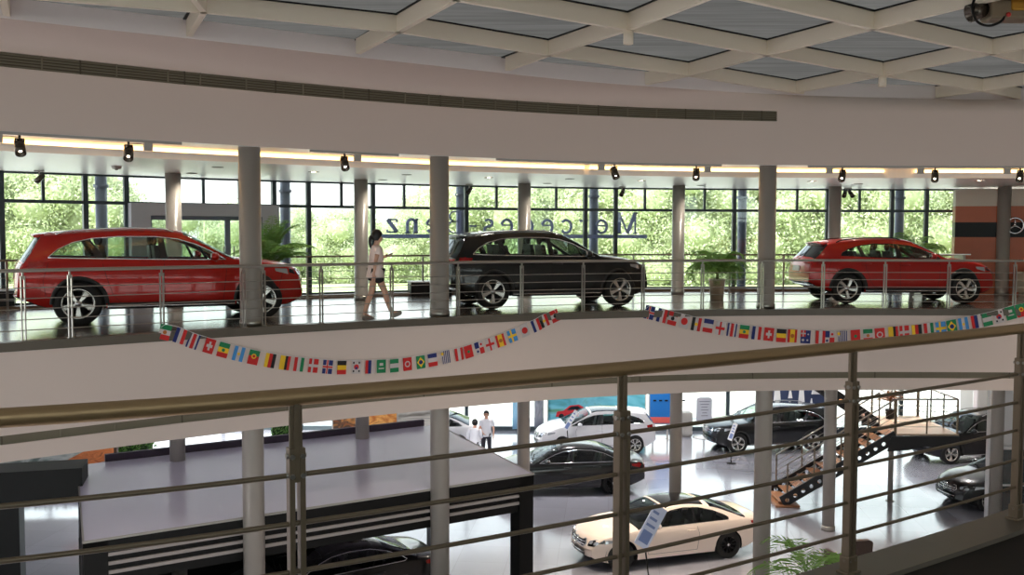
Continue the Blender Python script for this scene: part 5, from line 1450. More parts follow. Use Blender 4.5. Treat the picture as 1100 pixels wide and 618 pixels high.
for k in range(3):
    z = HR - .275 - .145 * k
    b = MB(); b.box(.36, W_ - .32, .02, .06, z - .028, z + .028); b.obj('slat', mat('pale_grey_slat', (170, 162, 160), .45), PV, bevel=.004)
for nm, x0, x1, y0 in (('post', -.0, .36, 0), ('post', W_ - .32, W_, 0)):
    b = MB(); b.box(x0, x1, y0, y0 + .36, 0, HR - .03); b.obj(nm, M_black, PV)
for x0 in (sk, W_ + sk - .3):
    b = MB(); b.box(x0, x0 + .3, DP - .3, DP, 0, HR - .03); b.obj('post', M_black, PV)
b = MB(); b.box(sk + .3, W_ + sk - 1.9, DP - .12, DP - .02, 0, HR - .03); b.obj('back_panel', M_black, PV)
b = MB(); b.bar((0.02, .36, HR / 2), (sk + .05, DP - .3, HR / 2), .08, HR - .06); b.obj('side_panel', M_black, PV)
b = MB(); b.box(sk + .55, W_ + sk - .35, DP + .02, DP + .12, HR - .3, HR + .15); b.obj('rear_parapet', mat('dark_plum_panel', (70, 58, 72), .5), PV)
# black portal frame left of the pavilion
R = thing('display_portal', 'black portal frame standing left of the grey-roofed pavilion at the lower left edge', 'portal', (-9.2, 18.1, LOW), .28)
zt, zb_ = EYE - 4.5 - LOW, EYE - 5.13 - LOW
b = MB(); b.box(-1.3, 1.06, 0, .8, zb_, zt); b.obj('head_beam', M_black, R)
b = MB(); b.box(-1.3, -.05, 0, .5, 0, zb_); b.obj('post', M_black, R)
b = MB(); b.box(.98, 1.06, 0, .3, 0, zb_); b.obj('post', M_black, R)
# low green planter strip seen through the portal
R = thing('planter_box', 'low planter strip with bright green plants seen under the black portal beam', 'planter', (-13.5, 28.6, LOW), .15)
b = MB(); b.box(-1.6, 2.4, -.2, .2, 0, .22); b.obj('trough', M_white, R)
b = MB(); rng = random.Random(9)
for k in range(500):
    x, y = rng.uniform(-1.55, 2.35), rng.uniform(-.17, .17); h = rng.uniform(.06, .2); a = rng.uniform(0, 6.28); d = Vector((math.cos(a), math.sin(a), 0)) * .03; l = Vector((rng.uniform(-.06, .06), rng.uniform(-.06, .06), h))
    p = Vector((x, y, .2)); b.add([p - d, p + d, p + l], [(0, 1, 2)])
o = b.obj('foliage', mat('grass_green', (112, 170, 50), .6), R, clean=False); o['kind'] = 'stuff'

# ================================================================ posters, banners and stands at the back of the ground floor
def panel(name, label, cat, px0, px1, py0, py1, Y, m, th=.06, floor=False, frame=None):
    p = at_y(px0, py1, Y); q = at_y(px1, py0, Y)
    z0 = LOW if floor else p.z
    R = thing(name, label, cat, ((p.x + q.x) / 2, Y, LOW))
    w = (q.x - p.x) / 2
    b = MB(); b.box(-w, w, -.01, 0, z0 - LOW + .03, q.z - LOW - .03); b.obj('print', m, R)
    b = MB(); b.box(-w - .04, w + .04, 0, th, z0 - LOW, q.z - LOW); b.obj('backing_board', frame or M_grey, R)
    if not floor and z0 > LOW + .05:
        b = MB()
        for sx in (-.7, .7): b.box(w * sx - .03, w * sx + .03, .01, .06, 0, z0 - LOW + .1); b.box(w * sx - .05, w * sx + .05, -.15, .2, 0, .02)
        b.obj('stand_leg', M_grey, R)
    return R, w, p, q
def grad_mat(name, cols, scale, seed, axis='Z', dist=2.0):
    m = bpy.data.materials.new(name); m.use_nodes = True; nt = m.node_tree; bs = nt.nodes['Principled BSDF']; bs.inputs['Roughness'].default_value = .5
    tc = nt.nodes.new('ShaderNodeTexCoord'); mp = nt.nodes.new('ShaderNodeMapping'); mp.inputs['Location'].default_value = (seed, seed * 2, seed); mp.inputs['Scale'].default_value = scale
    n = nt.nodes.new('ShaderNodeTexNoise'); n.inputs['Scale'].default_value = 1; n.inputs['Detail'].default_value = 6; n.inputs['Distortion'].default_value = dist
    r = nt.nodes.new('ShaderNodeValToRGB'); nt.links.new(tc.outputs['Object'], mp.inputs[0]); nt.links.new(mp.outputs[0], n.inputs['Vector']); nt.links.new(n.outputs['Fac'], r.inputs[0])
    els = r.color_ramp.elements
    while len(els) < len(cols): els.new(.5)
    for k, c in enumerate(cols): els[k].position = .25 + .5 * k / (len(cols) - 1); els[k].color = (*lin(c), 1)
    nt.links.new(r.outputs[0], bs.inputs['Base Color']); return m
R, w, p, q = panel('poster', 'large teal outdoor poster with a red car on it behind the white hatchback', 'poster', 589, 693, 418, 462, 37.9, grad_mat('teal_poster_print', ((70, 128, 110), (96, 182, 200), (128, 205, 222), (90, 150, 120)), (.5, 1, 1.4), 3.1))
b = MB()
zc = at_y(612, 443, 37.9).z - LOW; xc = at_y(612, 443, 37.9).x - (p.x + q.x) / 2
prof = [(-.55, -.18), (-.5, .02), (-.25, .06), (0, .26), (.35, .3), (.62, .16), (.72, .0), (.7, -.18)]
b.prism([(xc + a, zc + c) for a, c in prof], lambda a, c, d: Vector((a, -.012 - d, c)), 0, .006); o = b.obj('printed_car', mat('poster_red', (206, 44, 52), .5), R)
b = MB(); b.prism([(xc + a, zc + c) for a, c in ((-.12, .08), (.05, .22), (.32, .25), (.48, .12))], lambda a, c, d: Vector((a, -.02 - d, c)), 0, .004)
for a in (-.32, .46): b.prism([(xc + a + .11 * math.cos(2 * PI * k / 14), zc - .17 + .11 * math.sin(2 * PI * k / 14)) for k in range(14)], lambda a_, c, d: Vector((a_, -.02 - d, c)), 0, .004)
b.obj('printed_window', M_gloss, o)
R, w, p, q = panel('banner_wall', 'bright blue display panel right of the white hatchback', 'display panel', 698, 721, 414, 456, 37.0, mat('blue_print', (22, 112, 190), .5))
b = MB()
for k in range(6):
    b.box(-w + .12 + .22 * k, -w + .24 + .22 * k, -.02, -.01, q.z - LOW - .62, q.z - LOW - .56)
b.obj('printed_strip', M_navy, R)
b = MB(); b.box(-w, w, -.02, -.01, p.z - LOW + .05, p.z - LOW + .28); b.obj('printed_band', mat('coral_band', (214, 92, 84), .5), R)
R = thing('cabinet', 'light grey low cabinet beside the blue display panel and slim column', 'cabinet', (at_z(733, 468, LOW).x, 37.6, LOW))
b = MB(); b.box(-.32, .32, -.25, .25, .05, .95); b.box(-.29, .29, -.22, .22, 0, .05); b.obj('body', M_grey, R, bevel=.01)
b = MB(); b.box(-.30, -.01, -.265, -.25, .1, .9); b.box(.01, .30, -.265, -.25, .1, .9); b.obj('door', M_grey, R, bevel=.004)
# white notice stand
p0 = at_z(756, 470, LOW)
R = thing('notice_stand', 'white rounded notice board on a pole stand left of the black SUV by the stairs', 'notice stand', p0, .05)
w = 17 * p0.y / F / 2; zt_ = at_y(756, 427, p0.y).z - LOW; z0 = at_y(756, 454, p0.y).z - LOW
rr = .12; pl = []
for (cx, cy, a0) in ((w - rr, zt_ - rr, 0), (-w + rr, zt_ - rr, 90), (-w + rr, z0 + rr, 180), (w - rr, z0 + rr, 270)): pl += arc(cx, cy, rr, rr, a0, a0 + 90, 5)
b = MB(); b.prism(pl, lambda a, c, d: Vector((a, d, c)), -.03, .03); b.obj('board', mat('pale_grey_board', (206, 208, 218), .4), R)
b = MB()
for k, (a, c) in enumerate(((-.2, .22), (-.16, .18), (-.12, .12), (-.14, .16), (-.08, .1), (-.12, .14))):
    z = zt_ - .16 - .11 * k; b.box(a, c, -.036, -.03, z - .012, z + .012)
b.obj('printed_line', mat('grey_ink', (120, 122, 135), .6), R)
b = MB(); b.tube([(0, 0, .02), (0, 0, z0 + .05)], .045, 12); b.obj('pole', M_white, R)
b = MB(); b.lathe([(0, 0), (.42, 0), (.42, .02), (.06, .04), (0, .04)], 28); b.obj('base', M_white, R)
# vertical banners
def banner(px0, px1, py1, Y, m, label):
    a = at_y(px0, py1, Y); c = at_y(px1, py1, Y)
    R = thing('hanging_banner', label, 'banner', ((a.x + c.x) / 2, Y, LC)); w = (c.x - a.x) / 2; h = LC - a.z
    b = MB(); N = 8; vs = []
    for k in range(N + 1):
        for sx in (-1, 1):
            vs.append((sx * w, .03 * math.sin(k * 1.3) , -.05 - (h - .05) * k / N))
    b.add(vs, [(2 * k, 2 * k + 1, 2 * k + 3, 2 * k + 2) for k in range(N)], 0, True); o = b.obj('cloth', m, R); sm = o.modifiers.new('t', 'SOLIDIFY'); sm.thickness = .01
    b = MB(); b.tube([(-w - .05, 0, -.05), (w + .05, 0, -.05)], .02, 8); b.tube([(-w, 0, -.05), (-w, 0, 0)], .008, 5); b.tube([(w, 0, -.05), (w, 0, 0)], .008, 5); b.obj('rod', M_steel, R)
banner(574, 583.5, 460, 37.4, grad_mat('grey_banner_print', ((92, 96, 106), (150, 154, 164), (110, 112, 122)), (3, 3, .6), 1.7), 'narrow grey banner hanging by the nose of the white hatchback')
banner(550.5, 557, 461, 37.6, mat('pale_blue_cloth', (150, 200, 228), .7), 'narrow pale blue banner hanging left of the slim column, right of the two people')
# navy display wall behind the black SUV
R, w, p, q = panel('display_wall', 'navy display wall with white shapes behind the black SUV by the stairs', 'display panel', 829, 892, 412, 441, 37.8, mat('navy_print', (52, 62, 92), .5))
b = MB()
hh = q.z - p.z; zb0 = p.z - LOW
for a, c, d, e in ((-.95, -.70, .35, .9), (-.45, -.30, .45, .75), (-.1, .12, .3, .95), (.35, .75, .6, .9), (.3, .42, .15, .45)):
    b.prism([(w * a, zb0 + hh * d), (w * c, zb0 + hh * d), (w * (c - .05), zb0 + hh * e), (w * (a + .04), zb0 + hh * e)], lambda u, v, t: Vector((u, -.02 - t, v)), 0, .01)
b.obj('printed_shape', M_white, R)
# dark screen on a leg left of it
# strip of things behind the pavilion roof
panel('poster', 'orange and brown landscape poster behind the pavilion roof', 'poster', 386, 426, 436, 470, 33.0, grad_mat('orange_poster_print', ((214, 132, 44), (186, 104, 40), (236, 176, 96), (150, 84, 40)), (1.2, 1, 2.4), 5.3))
panel('poster', 'small brown poster with dark wheel shape behind the pavilion roof, left of the slim column', 'poster', 358, 384, 436, 470, 32.6, grad_mat('brown_poster_print', ((176, 104, 44), (60, 46, 38), (205, 140, 70)), (2.0, 1, 2.4), 8.1))
panel('poster', 'pale grey stone-patterned poster behind the pavilion roof beside the second thick column', 'poster', 427, 464, 432, 462, 33.4, grad_mat('grey_poster_print', ((190, 184, 172), (126, 122, 112), (222, 218, 208), (150, 146, 136)), (.6, 1, 4.5), 2.2, dist=.6))
R = thing('painting', 'large landscape painting of grey-green water and brown roofs at the left edge', 'painting', (-14.2, 27.6, LOW), .1)
b = MB(); b.box(-2.6, 2.75, -.02, 0, .5, 3.1); b.obj('canvas', grad_mat('grey_green_water', ((70, 84, 80), (100, 116, 110), (172, 178, 176), (84, 98, 92)), (.9, 1, 1.6), 4.4), R)
b = MB(); b.prism([(-2.6, .5), (-2.6, 1.35), (-1.9, 1.2), (-1.3, .5)], lambda a, c, d: Vector((a, -.03 - d, c)), 0, .01)
b.obj('painted_roof', grad_mat('painted_brown_dark', ((120, 60, 30), (176, 100, 50), (90, 48, 28)), (3, 1, 5), 9.6), R)
b = MB(); b.prism([(1.2, 1.2), (2.75, 2.0), (2.75, 1.35), (2.2, 1.2)], lambda a, c, d: Vector((a, -.03 - d, c)), 0, .01); b.obj('painted_roof', grad_mat('painted_brown', ((130, 66, 32), (186, 108, 56), (96, 52, 30)), (3, 1, 5), 6.6), R)
b = MB(); b.box(-2.7, 2.85, 0, .08, .4, 3.2); b.box(-2.7, -2.62, -.05, .02, .4, 3.2); b.box(2.77, 2.85, -.05, .02, .4, 3.2); b.box(-2.4, -2.3, 0, .5, 0, .5); b.box(2.3, 2.4, 0, .5, 0, .5); b.obj('frame', mat('dark_brown_frame', (62, 40, 28), .5), R)
# clipped hedge and pot beyond
def hedge(loc, sx, sy, sz, label, seed):
    R = thing('hedge', label, 'hedge', loc); rng = random.Random(seed); b = MB()
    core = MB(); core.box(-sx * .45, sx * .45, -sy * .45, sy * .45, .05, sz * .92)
    for k in range(1400):
        f = rng.choice((0, 1, 1, 2)); x, y, z = rng.uniform(-.5, .5) * sx, rng.uniform(-.5, .5) * sy, rng.uniform(.02, 1) * sz
        if f == 0: z = sz
        elif f == 1: y = -sy / 2
        else: x = rng.choice((-.5, .5)) * sx
        p = Vector((x, y, z)) + Vector([rng.uniform(-.05, .05) for _ in range(3)]); n = Vector([rng.gauss(0, 1) for _ in range(3)]).normalized(); u = n.orthogonal().normalized() * .06; v = n.cross(u)
        b.add([p - u, p + v * .5, p + u, p - v * .5], [(0, 1, 2, 3)], rng.choice((0, 1)))
    o = b.obj('foliage', [M_palm, M_palm2], R, clean=False); o['kind'] = 'stuff'
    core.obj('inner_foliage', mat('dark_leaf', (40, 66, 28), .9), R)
hedge((at_y(139, 480, 32).x, 32, LOW), 1.5, .6, 1.25, 'clipped green hedge behind the left end of the pavilion roof', 5)
hedge((at_y(306, 462, 35.5).x, 35.5, LOW), .9, .5, 1.7, 'dark green hedge behind the pavilion roof beside the first thick column', 6)

# ================================================================ armchair, bottom right
R = thing('armchair', 'dark brown armchair back on the ground floor beside the foreground railing post', 'armchair', (7.72, 22.0, LOW), .15)
M_br = mat('dark_brown_leather', (62, 46, 38), .45)
pl = [(-.34, .15)] + arc(-.24, .92, .1, .08, 180, 90, 5) + arc(.24, .92, .1, .08, 90, 0, 5) + [(.34, .15)]
b = MB(); b.prism(pl, lambda a, c, d: Vector((a, d - .12 * (c - .5), c)), -.42, -.27); b.obj('backrest', M_br, R, bevel=.03)
b = MB(); b.box(-.30, .30, -.30, .34, .22, .44); b.obj('seat', M_br, R, bevel=.04)
for s in (-1, 1):
    b = MB(); b.box(s * .38 - .07, s * .38 + .07, -.36, .34, .16, .60); b.obj('arm', M_br, R, bevel=.04)
    for yy in (-.32, .28):
        b = MB(); b.cyl((s * .34, yy), .022, 0, .2, 12, 0, .03); b.obj('leg', M_black, R)

# ================================================================ steel staircase with timber treads
M_string = mat('dark_steel_stringer', (46, 46, 48), .4, metal=.3); M_tread = mat('warm_timber_tread', (176, 122, 84), .4, noise=.15, nscale=6); M_tl = mat('pale_timber_landing', (206, 176, 150), .35)
ST = thing('staircase', 'steel staircase with timber treads, landing and rod railings on the right of the ground floor', 'staircase', (9.4, 28.4, LOW))
Z0 = LOW; X0, X1 = 7.75, 11.05; ZL = -4.17; NY0, NY1 = 27.8, 29.0
rise = (ZL - Z0) / 12; run_ = (X1 - X0) / 12
def stringer(x0, z0, x1, z1, y, th=.05, n=14):
    d = Vector((x1 - x0, z1 - z0)); L = d.length; u = d / L; v = Vector((-u.y, u.x))
    if v.y < 0: v = -v
    h = .17
    P = lambda s, t: (x0 + u.x * s + v.x * t, z0 + u.y * s + v.y * t)
    poly = [P(0, -h), P(L, -h), P(L, h), P(0, h)]
    holes = []
    for k in range(n):
        s = L * (k + .6) / (n + .2); holes.append([(P(s, -.02)[0] + .062 * math.cos(2 * PI * j / 12), P(s, -.02)[1] + .062 * math.sin(2 * PI * j / 12)) for j in range(12)])
    b = MB(); b.prism(poly, lambda a, c, dd: Vector((a, y + dd, c)), -th / 2, th / 2, holes=holes); b.obj('stringer', M_string, ST, True)
for y in (NY0, NY1): stringer(X0 + .05, Z0 + .13, X1, ZL - .06, y)
for k in range(12):
    x = X0 + run_ * (k + .5); z = Z0 + rise * (k + 1) - .02
    b = MB(); b.box(x - .16, x + .17, NY0 + .03, NY1 - .03, z - .04, z); b.obj('tread', M_tread, ST, True, bevel=.006)
b = MB(); b.box(X0 - .15, X0 + .55, NY0 - .1, NY1 + .1, Z0, Z0 + .06); b.obj('base_plate', M_tread, ST, True, bevel=.01)
LX1, LY1 = 12.85, 30.6
b = MB(); b.box(X1, LX1, NY0, LY1, ZL - .05, ZL); b.obj('landing', M_tl, ST, True)
b = MB(); b.prism([(X1 - .15, ZL - .06), (LX1, ZL - .06), (LX1, ZL - .42), (X1 + .75, ZL - .34), (X1 + .35, ZL - .46), (X1 - .25, ZL - .50)], lambda a, c, d: Vector((a, NY0 + d, c)), -.06, .0)
b.box(LX1 - .05, LX1, NY0, LY1, ZL - .4, ZL - .05); b.box(X1, LX1, LY1 - .05, LY1, ZL - .3, ZL - .05); b.obj('landing_beam', M_string, ST, True)
for x, y in ((X1 + .12, 28.45),):
    b = MB(); b.cyl((x, y), .075, LOW, ZL - .05, 20); b.cyl((x, y), .12, LOW, LOW + .02, 20); b.obj('support_post', M_col, ST, True)
# upper flight going back to the left
UX, UZ = 7.35, LC
for y in (LY1 - 1.15, LY1 - .05): stringer(UX, UZ, X1, ZL, y, n=16)
for k in range(13):
    t = (k + .5) / 13; x = X1 + (UX - X1) * t; z = ZL + (UZ - ZL) * (k + 1) / 13 - .02
    b = MB(); b.box(x - .15, x + .15, LY1 - 1.12, LY1 - .08, z - .04, z); b.obj('tread', M_tread, ST, True, bevel=.006)
def stair_rail(a, c, off, nposts, posts=True):
    a, c = Vector(a), Vector(c); up = Vector((0, 0, 1))
    b = MB(); b.tube([a + up * 1.0, c + up * 1.0], .024, 10); b.obj('handrail', M_steel, ST, True)
    for k in range(5):
        b = MB(); b.tube([a + up * (.2 + .15 * k), c + up * (.2 + .15 * k)], .009, 6); b.obj('rod', M_steel, ST, True)
    for k in range(nposts):
        p = a.lerp(c, k / (nposts - 1)); b = MB(); b.box(p.x - .02, p.x + .02, p.y - .012, p.y + .012, p.z + off, p.z + 1.0); b.obj('railing_post', M_post, ST, True)
for y in (NY0, NY1): stair_rail((X0 + .2, y, Z0 + .25), (X1 - .05, y, ZL), -.08, 5)
stair_rail((X1, NY0 + .03, ZL), (LX1 - .03, NY0 + .03, ZL), -.05, 3)
stair_rail((LX1 - .03, NY0 + .06, ZL), (LX1 - .03, LY1 - .06, ZL), -.05, 4)
stair_rail((LX1 - .06, LY1 - .03, ZL), (X1 + .3, LY1 - .03, ZL), -.05, 3)
for y in (LY1 - 1.15,): stair_rail((X1 - .1, y, ZL + .08), (8.6, y, ZL + .08 + (UZ - ZL) * (X1 - .1 - 8.6) / (X1 - UX)), -.1, 4)
# small dark pot with plant on the landing
palm('potted_palm', 'small potted plant with copper leaves standing on the stair landing', (11.75, 30.1, ZL), (.14, .3), 12, .5, .35, 1.2, .12, mat('copper_leaf', (150, 100, 60), .5), 41, M_black)

# tilted information boards standing beside three cars
def info_board(px, py, Y, w, h, lean, label, col, ang=0.0):
    """px, py: picture position of the board centre"""
    c = at_y(px, py, Y)
    R = thing('information_board', label, 'information board', (c.x, Y, LOW), ang)
    zc = c.z - LOW
    M = Matrix.Translation((0, 0, zc)) @ Matrix.Rotation(lean, 4, 'Y') @ Matrix.Rotation(-.25, 4, 'X')
    b = MB(); b.box(-w / 2, w / 2, -.012, .012, -h / 2, h / 2, 0, M); b.obj('board', mat('board_' + col, (206, 216, 240) if col == 'blue' else (228, 230, 234), .3), R, bevel=.004)
    b = MB()
    for k in range(3): b.box(-w * .36, w * (.1 + .1 * k), -.016, -.013, h * (.3 - .16 * k), h * (.36 - .16 * k), 0, M)
    b.box(-w * .36, w * .36, -.016, -.013, -h * .4, -h * .12, 0, M); b.obj('printed_panel', mat('board_print', (120, 140, 190), .4), R)
    b = MB(); b.tube([M @ Vector((0, .02, -h * .3)), Vector((0, .1, .03))], .018, 8); b.obj('pole', M_black, R)
    b = MB(); b.lathe([(0, 0), (.17, 0), (.17, .015), (.02, .03), (0, .03)], 20, 0, Matrix.Translation((0, .1, 0))); b.obj('base', M_black, R)
info_board(699, 566, 21.6, .34, 1.0, .58, 'tilted pale blue information board in front of the cream coupe door', 'blue', .1)
info_board(613, 452, 33.2, .16, .80, .62, 'thin tilted white information board in front of the white hatchback bonnet', 'white', .1)
info_board(787, 464, 33.0, .16, .62, .45, 'thin tilted pale board in front of the black SUV beside the notice stand', 'white', .1)
# ================================================================ people
def skin(nodes, edges, root, name, m, parent, sub=2):
    me = bpy.data.meshes.new(name); keys = list(nodes); idx = {k: i for i, k in enumerate(keys)}
    me.from_pydata([nodes[k][0] for k in keys], [(idx[a], idx[b_]) for a, b_ in edges], [])
    o = bpy.data.objects.new(name, me); COL.objects.link(o)
    md = o.modifiers.new('skin', 'SKIN'); md.use_smooth_shade = True
    for k in keys:
        r = nodes[k][1]; r = r if isinstance(r, tuple) else (r, r)
        me.skin_vertices[0].data[idx[k]].radius = r
        me.skin_vertices[0].data[idx[k]].use_root = (k == root)
    s = o.modifiers.new('sub', 'SUBSURF'); s.levels = sub; s.render_levels = sub
    dg = bpy.context.evaluated_depsgraph_get(); ne = bpy.data.meshes.new_from_object(o.evaluated_get(dg))
    bpy.data.objects.remove(o); bpy.data.meshes.remove(me)
    ne.name = name; ne.materials.clear(); ne.materials.append(m)
    for p in ne.polygons: p.use_smooth = True; p.material_index = 0
    return link(name, ne, parent)
M_skin = mat('skin_tone', (224, 176, 150), .55); M_hair = mat('black_hair', (22, 18, 18), .45)
def add_hand(N, E_, wrist, side, dirn, palm_n, curl=.5):
    """palm and five fingers; wrist key in N; dirn = pointing direction, palm_n = palm normal"""
    w = Vector(N[wrist][0]); d = Vector(dirn).normalized(); pn = Vector(palm_n).normalized(); sd = d.cross(pn).normalized()
    pk = wrist + '_palm'; N[pk] = (w + d * .05, (.03, .018)); E_.append((wrist, pk))
    for i, (off, ln) in enumerate(((-.028, .060), (-.010, .074), (.010, .078), (.028, .070))):
        a = wrist + '_k%d' % i; b_ = wrist + '_m%d' % i; c = wrist + '_t%d' % i
        N[a] = (w + d * .088 + sd * off, .0095); N[b_] = (Vector(N[a][0]) + d * ln * .5 + pn * ln * .22 * curl, .0085); N[c] = (Vector(N[b_][0]) + d * ln * .38 + pn * ln * .5 * curl, .0075)
        E_ += [(pk, a), (a, b_), (b_, c)]
    a, c = wrist + '_th0', wrist + '_th1'
    N[a] = (w + d * .045 + sd * .042 * side + pn * .01, .0105); N[c] = (w + d * .085 + sd * .055 * side + pn * .03, .0085); E_ += [(pk, a), (a, c)]
def person(label, loc, heading, J, H, top, bottom, hair, skinm=M_skin, scale=1.0, dress=None):
    """J: joints in local coordinates (x forward, y left, z up)"""
    R = thing('person', label, 'person', loc, heading); R.scale = (scale,) * 3
    g = lambda k: Vector(J[k])
    N = {}; E_ = []
    def nd(k, r, p=None): N[k] = (tuple(p if p is not None else g(k)), r)
    nd('pelvis', .115); nd('waist', .098); nd('chest', .118); nd('neck0', .055); nd('neck1', .046)
    hd = g('head'); nd('jaw', .062, hd + Vector((.012, 0, -.055))); nd('skull', .088, hd + Vector((-.008, 0, .03))); nd('crown', .062, hd + Vector((-.012, 0, .085)))
    E_ += [('pelvis', 'waist'), ('waist', 'chest'), ('chest', 'neck0'), ('neck0', 'neck1'), ('neck1', 'jaw'), ('jaw', 'skull'), ('skull', 'crown')]
    nd('nose', .013, hd + Vector((.092, 0, -.012))); E_.append(('jaw', 'nose'))
    for s, c in ((1, 'l'), (-1, 'r')):
        nd('ear' + c, .014, hd + Vector((-.008, s * .085, -.005))); E_.append(('skull', 'ear' + c))
        nd('sh' + c, .05); nd('el' + c, .036); nd('wr' + c, .024); E_ += [('chest', 'sh' + c), ('sh' + c, 'el' + c), ('el' + c, 'wr' + c)]
        d = g('wr' + c) - g('el' + c)
        add_hand(N, E_, 'wr' + c, -s, J.get('hd' + c, d), J.get('pn' + c, (0, -s, 0)), J.get('cu' + c, .5))
        nd('hip' + c, .088); nd('kn' + c, .055); nd('an' + c, .036); E_ += [('pelvis', 'hip' + c), ('hip' + c, 'kn' + c), ('kn' + c, 'an' + c)]
        mid = g('kn' + c).lerp(g('an' + c), .35) + Vector((-.012, 0, 0)); nd('calf' + c, .054, mid); E_.remove(('kn' + c, 'an' + c)); E_ += [('kn' + c, 'calf' + c), ('calf' + c, 'an' + c)]
        nd('toe' + c, .03); E_.append(('an' + c, 'toe' + c))
    skin(N, E_, 'pelvis', 'body', skinm, R)
    # face
    b = MB()
    for s in (-1, 1): b.sphere(hd + Vector((.072, s * .031, .012)), .011, 8, 6)
    b.obj('eye', M_hair, R)
    b = MB(); b.sphere(hd + Vector((.074, 0, -.052)), .02, 10, 6, 0, (.5, 1.1, .35)); b.obj('mouth', mat('lips', (170, 92, 84), .5), R)
    # hair
    b = MB(); n, m = 20, 14; vs = []; fs = []
    for i in range(m + 1):
        t = PI * .74 * i / m
        for k in range(n):
            a = 2 * PI * k / n; lim = t
            front = max(0, math.cos(a))
            tt = min(t, PI * (.74 - .36 * front ** .6))
            vs.append(hd + Vector((-.014 + .104 * math.sin(tt) * math.cos(a), .098 * math.sin(tt) * math.sin(a), .028 + .118 * math.cos(tt))))
    for i in range(m):
        for k in range(n): fs.append((i * n + k, (i + 1) * n + k, (i + 1) * n + (k + 1) % n, i * n + (k + 1) % n))
    b.add(vs, fs, 0, True); ho = b.obj('hair', M_hair, R); sm = ho.modifiers.new('t', 'SOLIDIFY'); sm.thickness = .012; sm.offset = 0
    if hair == 'ponytail':
        skin({'a': (hd + Vector((-.095, 0, .035)), .03), 'b': (hd + Vector((-.135, 0, .01)), .034), 'c': (hd + Vector((-.145, 0, -.08)), .032), 'd': (hd + Vector((-.13, 0, -.17)), .022), 'e': (hd + Vector((-.125, 0, -.23)), .009)}, [('a', 'b'), ('b', 'c'), ('c', 'd'), ('d', 'e')], 'a', 'ponytail', M_hair, ho)
    # shirt
    sl = top.get('sleeve', .45); pe, wa, ch, nk = g('pelvis'), g('waist'), g('chest'), g('neck0')
    shz = (g('shl').z + g('shr').z) / 2; shw = (g('shl') - g('shr')).length / 2
    k_ = top.get('fit', 1.0); hz = pe.z + top.get('hem', -.02)
    rings = [(Vector((pe.x - .012, 0, hz)), .142 * k_, .182 * k_), (Vector((pe.x - .004, 0, hz + .10)), .138 * k_, .178 * k_), (wa, .112 * k_, .140 * k_), (wa.lerp(ch, .55), .118 * k_, .150 * k_), (Vector((ch.x, 0, ch.z + .02)), .124, .165), (Vector((ch.x - .004, 0, shz + .005)), .105, shw + .022), (Vector((nk.x - .004, 0, shz + .045)), .085, shw * .72), (Vector((nk.x, 0, nk.z + .012)), .062, .066)]
    b = MB(); n = 24; vs = []
    for c, rx, ry in rings:
        for k in range(n):
            t = 2 * PI * k / n; vs.append(c + Vector((rx * math.cos(t), ry * math.sin(t), .008 * math.sin(3 * t) if c.z < wa.z - .1 else 0)))
    b.add(vs, [(i * n + k, i * n + (k + 1) % n, (i + 1) * n + (k + 1) % n, (i + 1) * n + k) for i in range(len(rings) - 1) for k in range(n)], 0, True)
    for c in 'lr':
        a_, e_, w_ = g('sh' + c), g('el' + c), g('wr' + c)
        top_ = a_ + Vector((0, (.03 if c == 'l' else -.03) * -1, .01))
        pts = [top_, a_, a_.lerp(e_, min(1, sl) * .5), a_.lerp(e_, min(1, sl))]; rr = [.05, .066, .06, .062]
        if sl > 1: pts.append(e_.lerp(w_, sl - 1)); rr = [.05, .064, .056, .050, .042]
        b.tube(pts, rr, 14)
    so = b.obj('shirt', top['m'], R); sm = so.modifiers.new('sub', 'SUBSURF'); sm.levels = 1; sm.render_levels = 1
    # trousers / shorts
    B = {'p': (g('pelvis') + Vector((0, 0, .02)), .128)}; BE = []
    for s, c in ((1, 'l'), (-1, 'r')):
        B['h' + c] = (g('hip' + c), .102); BE.append(('p', 'h' + c))
        ln = bottom['len']
        if ln <= .5:
            B['e' + c] = (g('hip' + c).lerp(g('kn' + c), ln), .094); BE.append(('h' + c, 'e' + c))
        else:
            B['k' + c] = (g('kn' + c), .070); B['e' + c] = (g('kn' + c).lerp(g('an' + c), .93), .060); BE += [('h' + c, 'k' + c), ('k' + c, 'e' + c)]
    skin(B, BE, 'p', bottom['name'], bottom['m'], R)
    # shoes
    for c in 'lr':
        a, t = g('an' + c), g('toe' + c); d = (t - a); fw = Vector((d.x, d.y, d.z)).normalized()
        up = Vector((0, 1, 0)).cross(fw) * -1
        if up.z < 0: up = -up
        heel = a - up * .045 - fw * .035
        skin({'h': (heel, .052), 'm': (a - up * .043 + fw * .06, .054), 't': (t - up * .008 + fw * .055, .044)}, [('h', 'm'), ('m', 't')], 'h', 'shoe', bottom['shoe'], R)
    return R
p0 = edge_px(404, .34, 0)[0]; ang = edge_px(404, .34, 0)[1]
hdg = ang * .75
JW = dict(pelvis=(0, 0, .86), waist=(.0, 0, 1.0), chest=(.012, 0, 1.20), neck0=(.01, 0, 1.335), neck1=(.022, 0, 1.39), head=(.035, 0, 1.485),
    shl=(.01, .15, 1.285), shr=(.005, -.15, 1.285), elr=(-.06, -.20, 1.05), wrr=(-.10, -.21, .84), hdr=(-.03, .02, -1), pnr=(0, 1, 0),
    ell=(.035, .185, 1.04), wrl=(.19, .12, 1.13), hdl=(1, -.1, .25), pnl=(0, -.3, 1), cul=.7,
    hipl=(0.0, .075, .84), hipr=(0, -.075, .84), knl=(-.07, .07, .47), anl=(-.20, .075, .085), toel=(-.06, .085, .03),
    knr=(.16, -.07, .47), anr=(.27, -.075, .115), toer=(.41, -.08, .13))
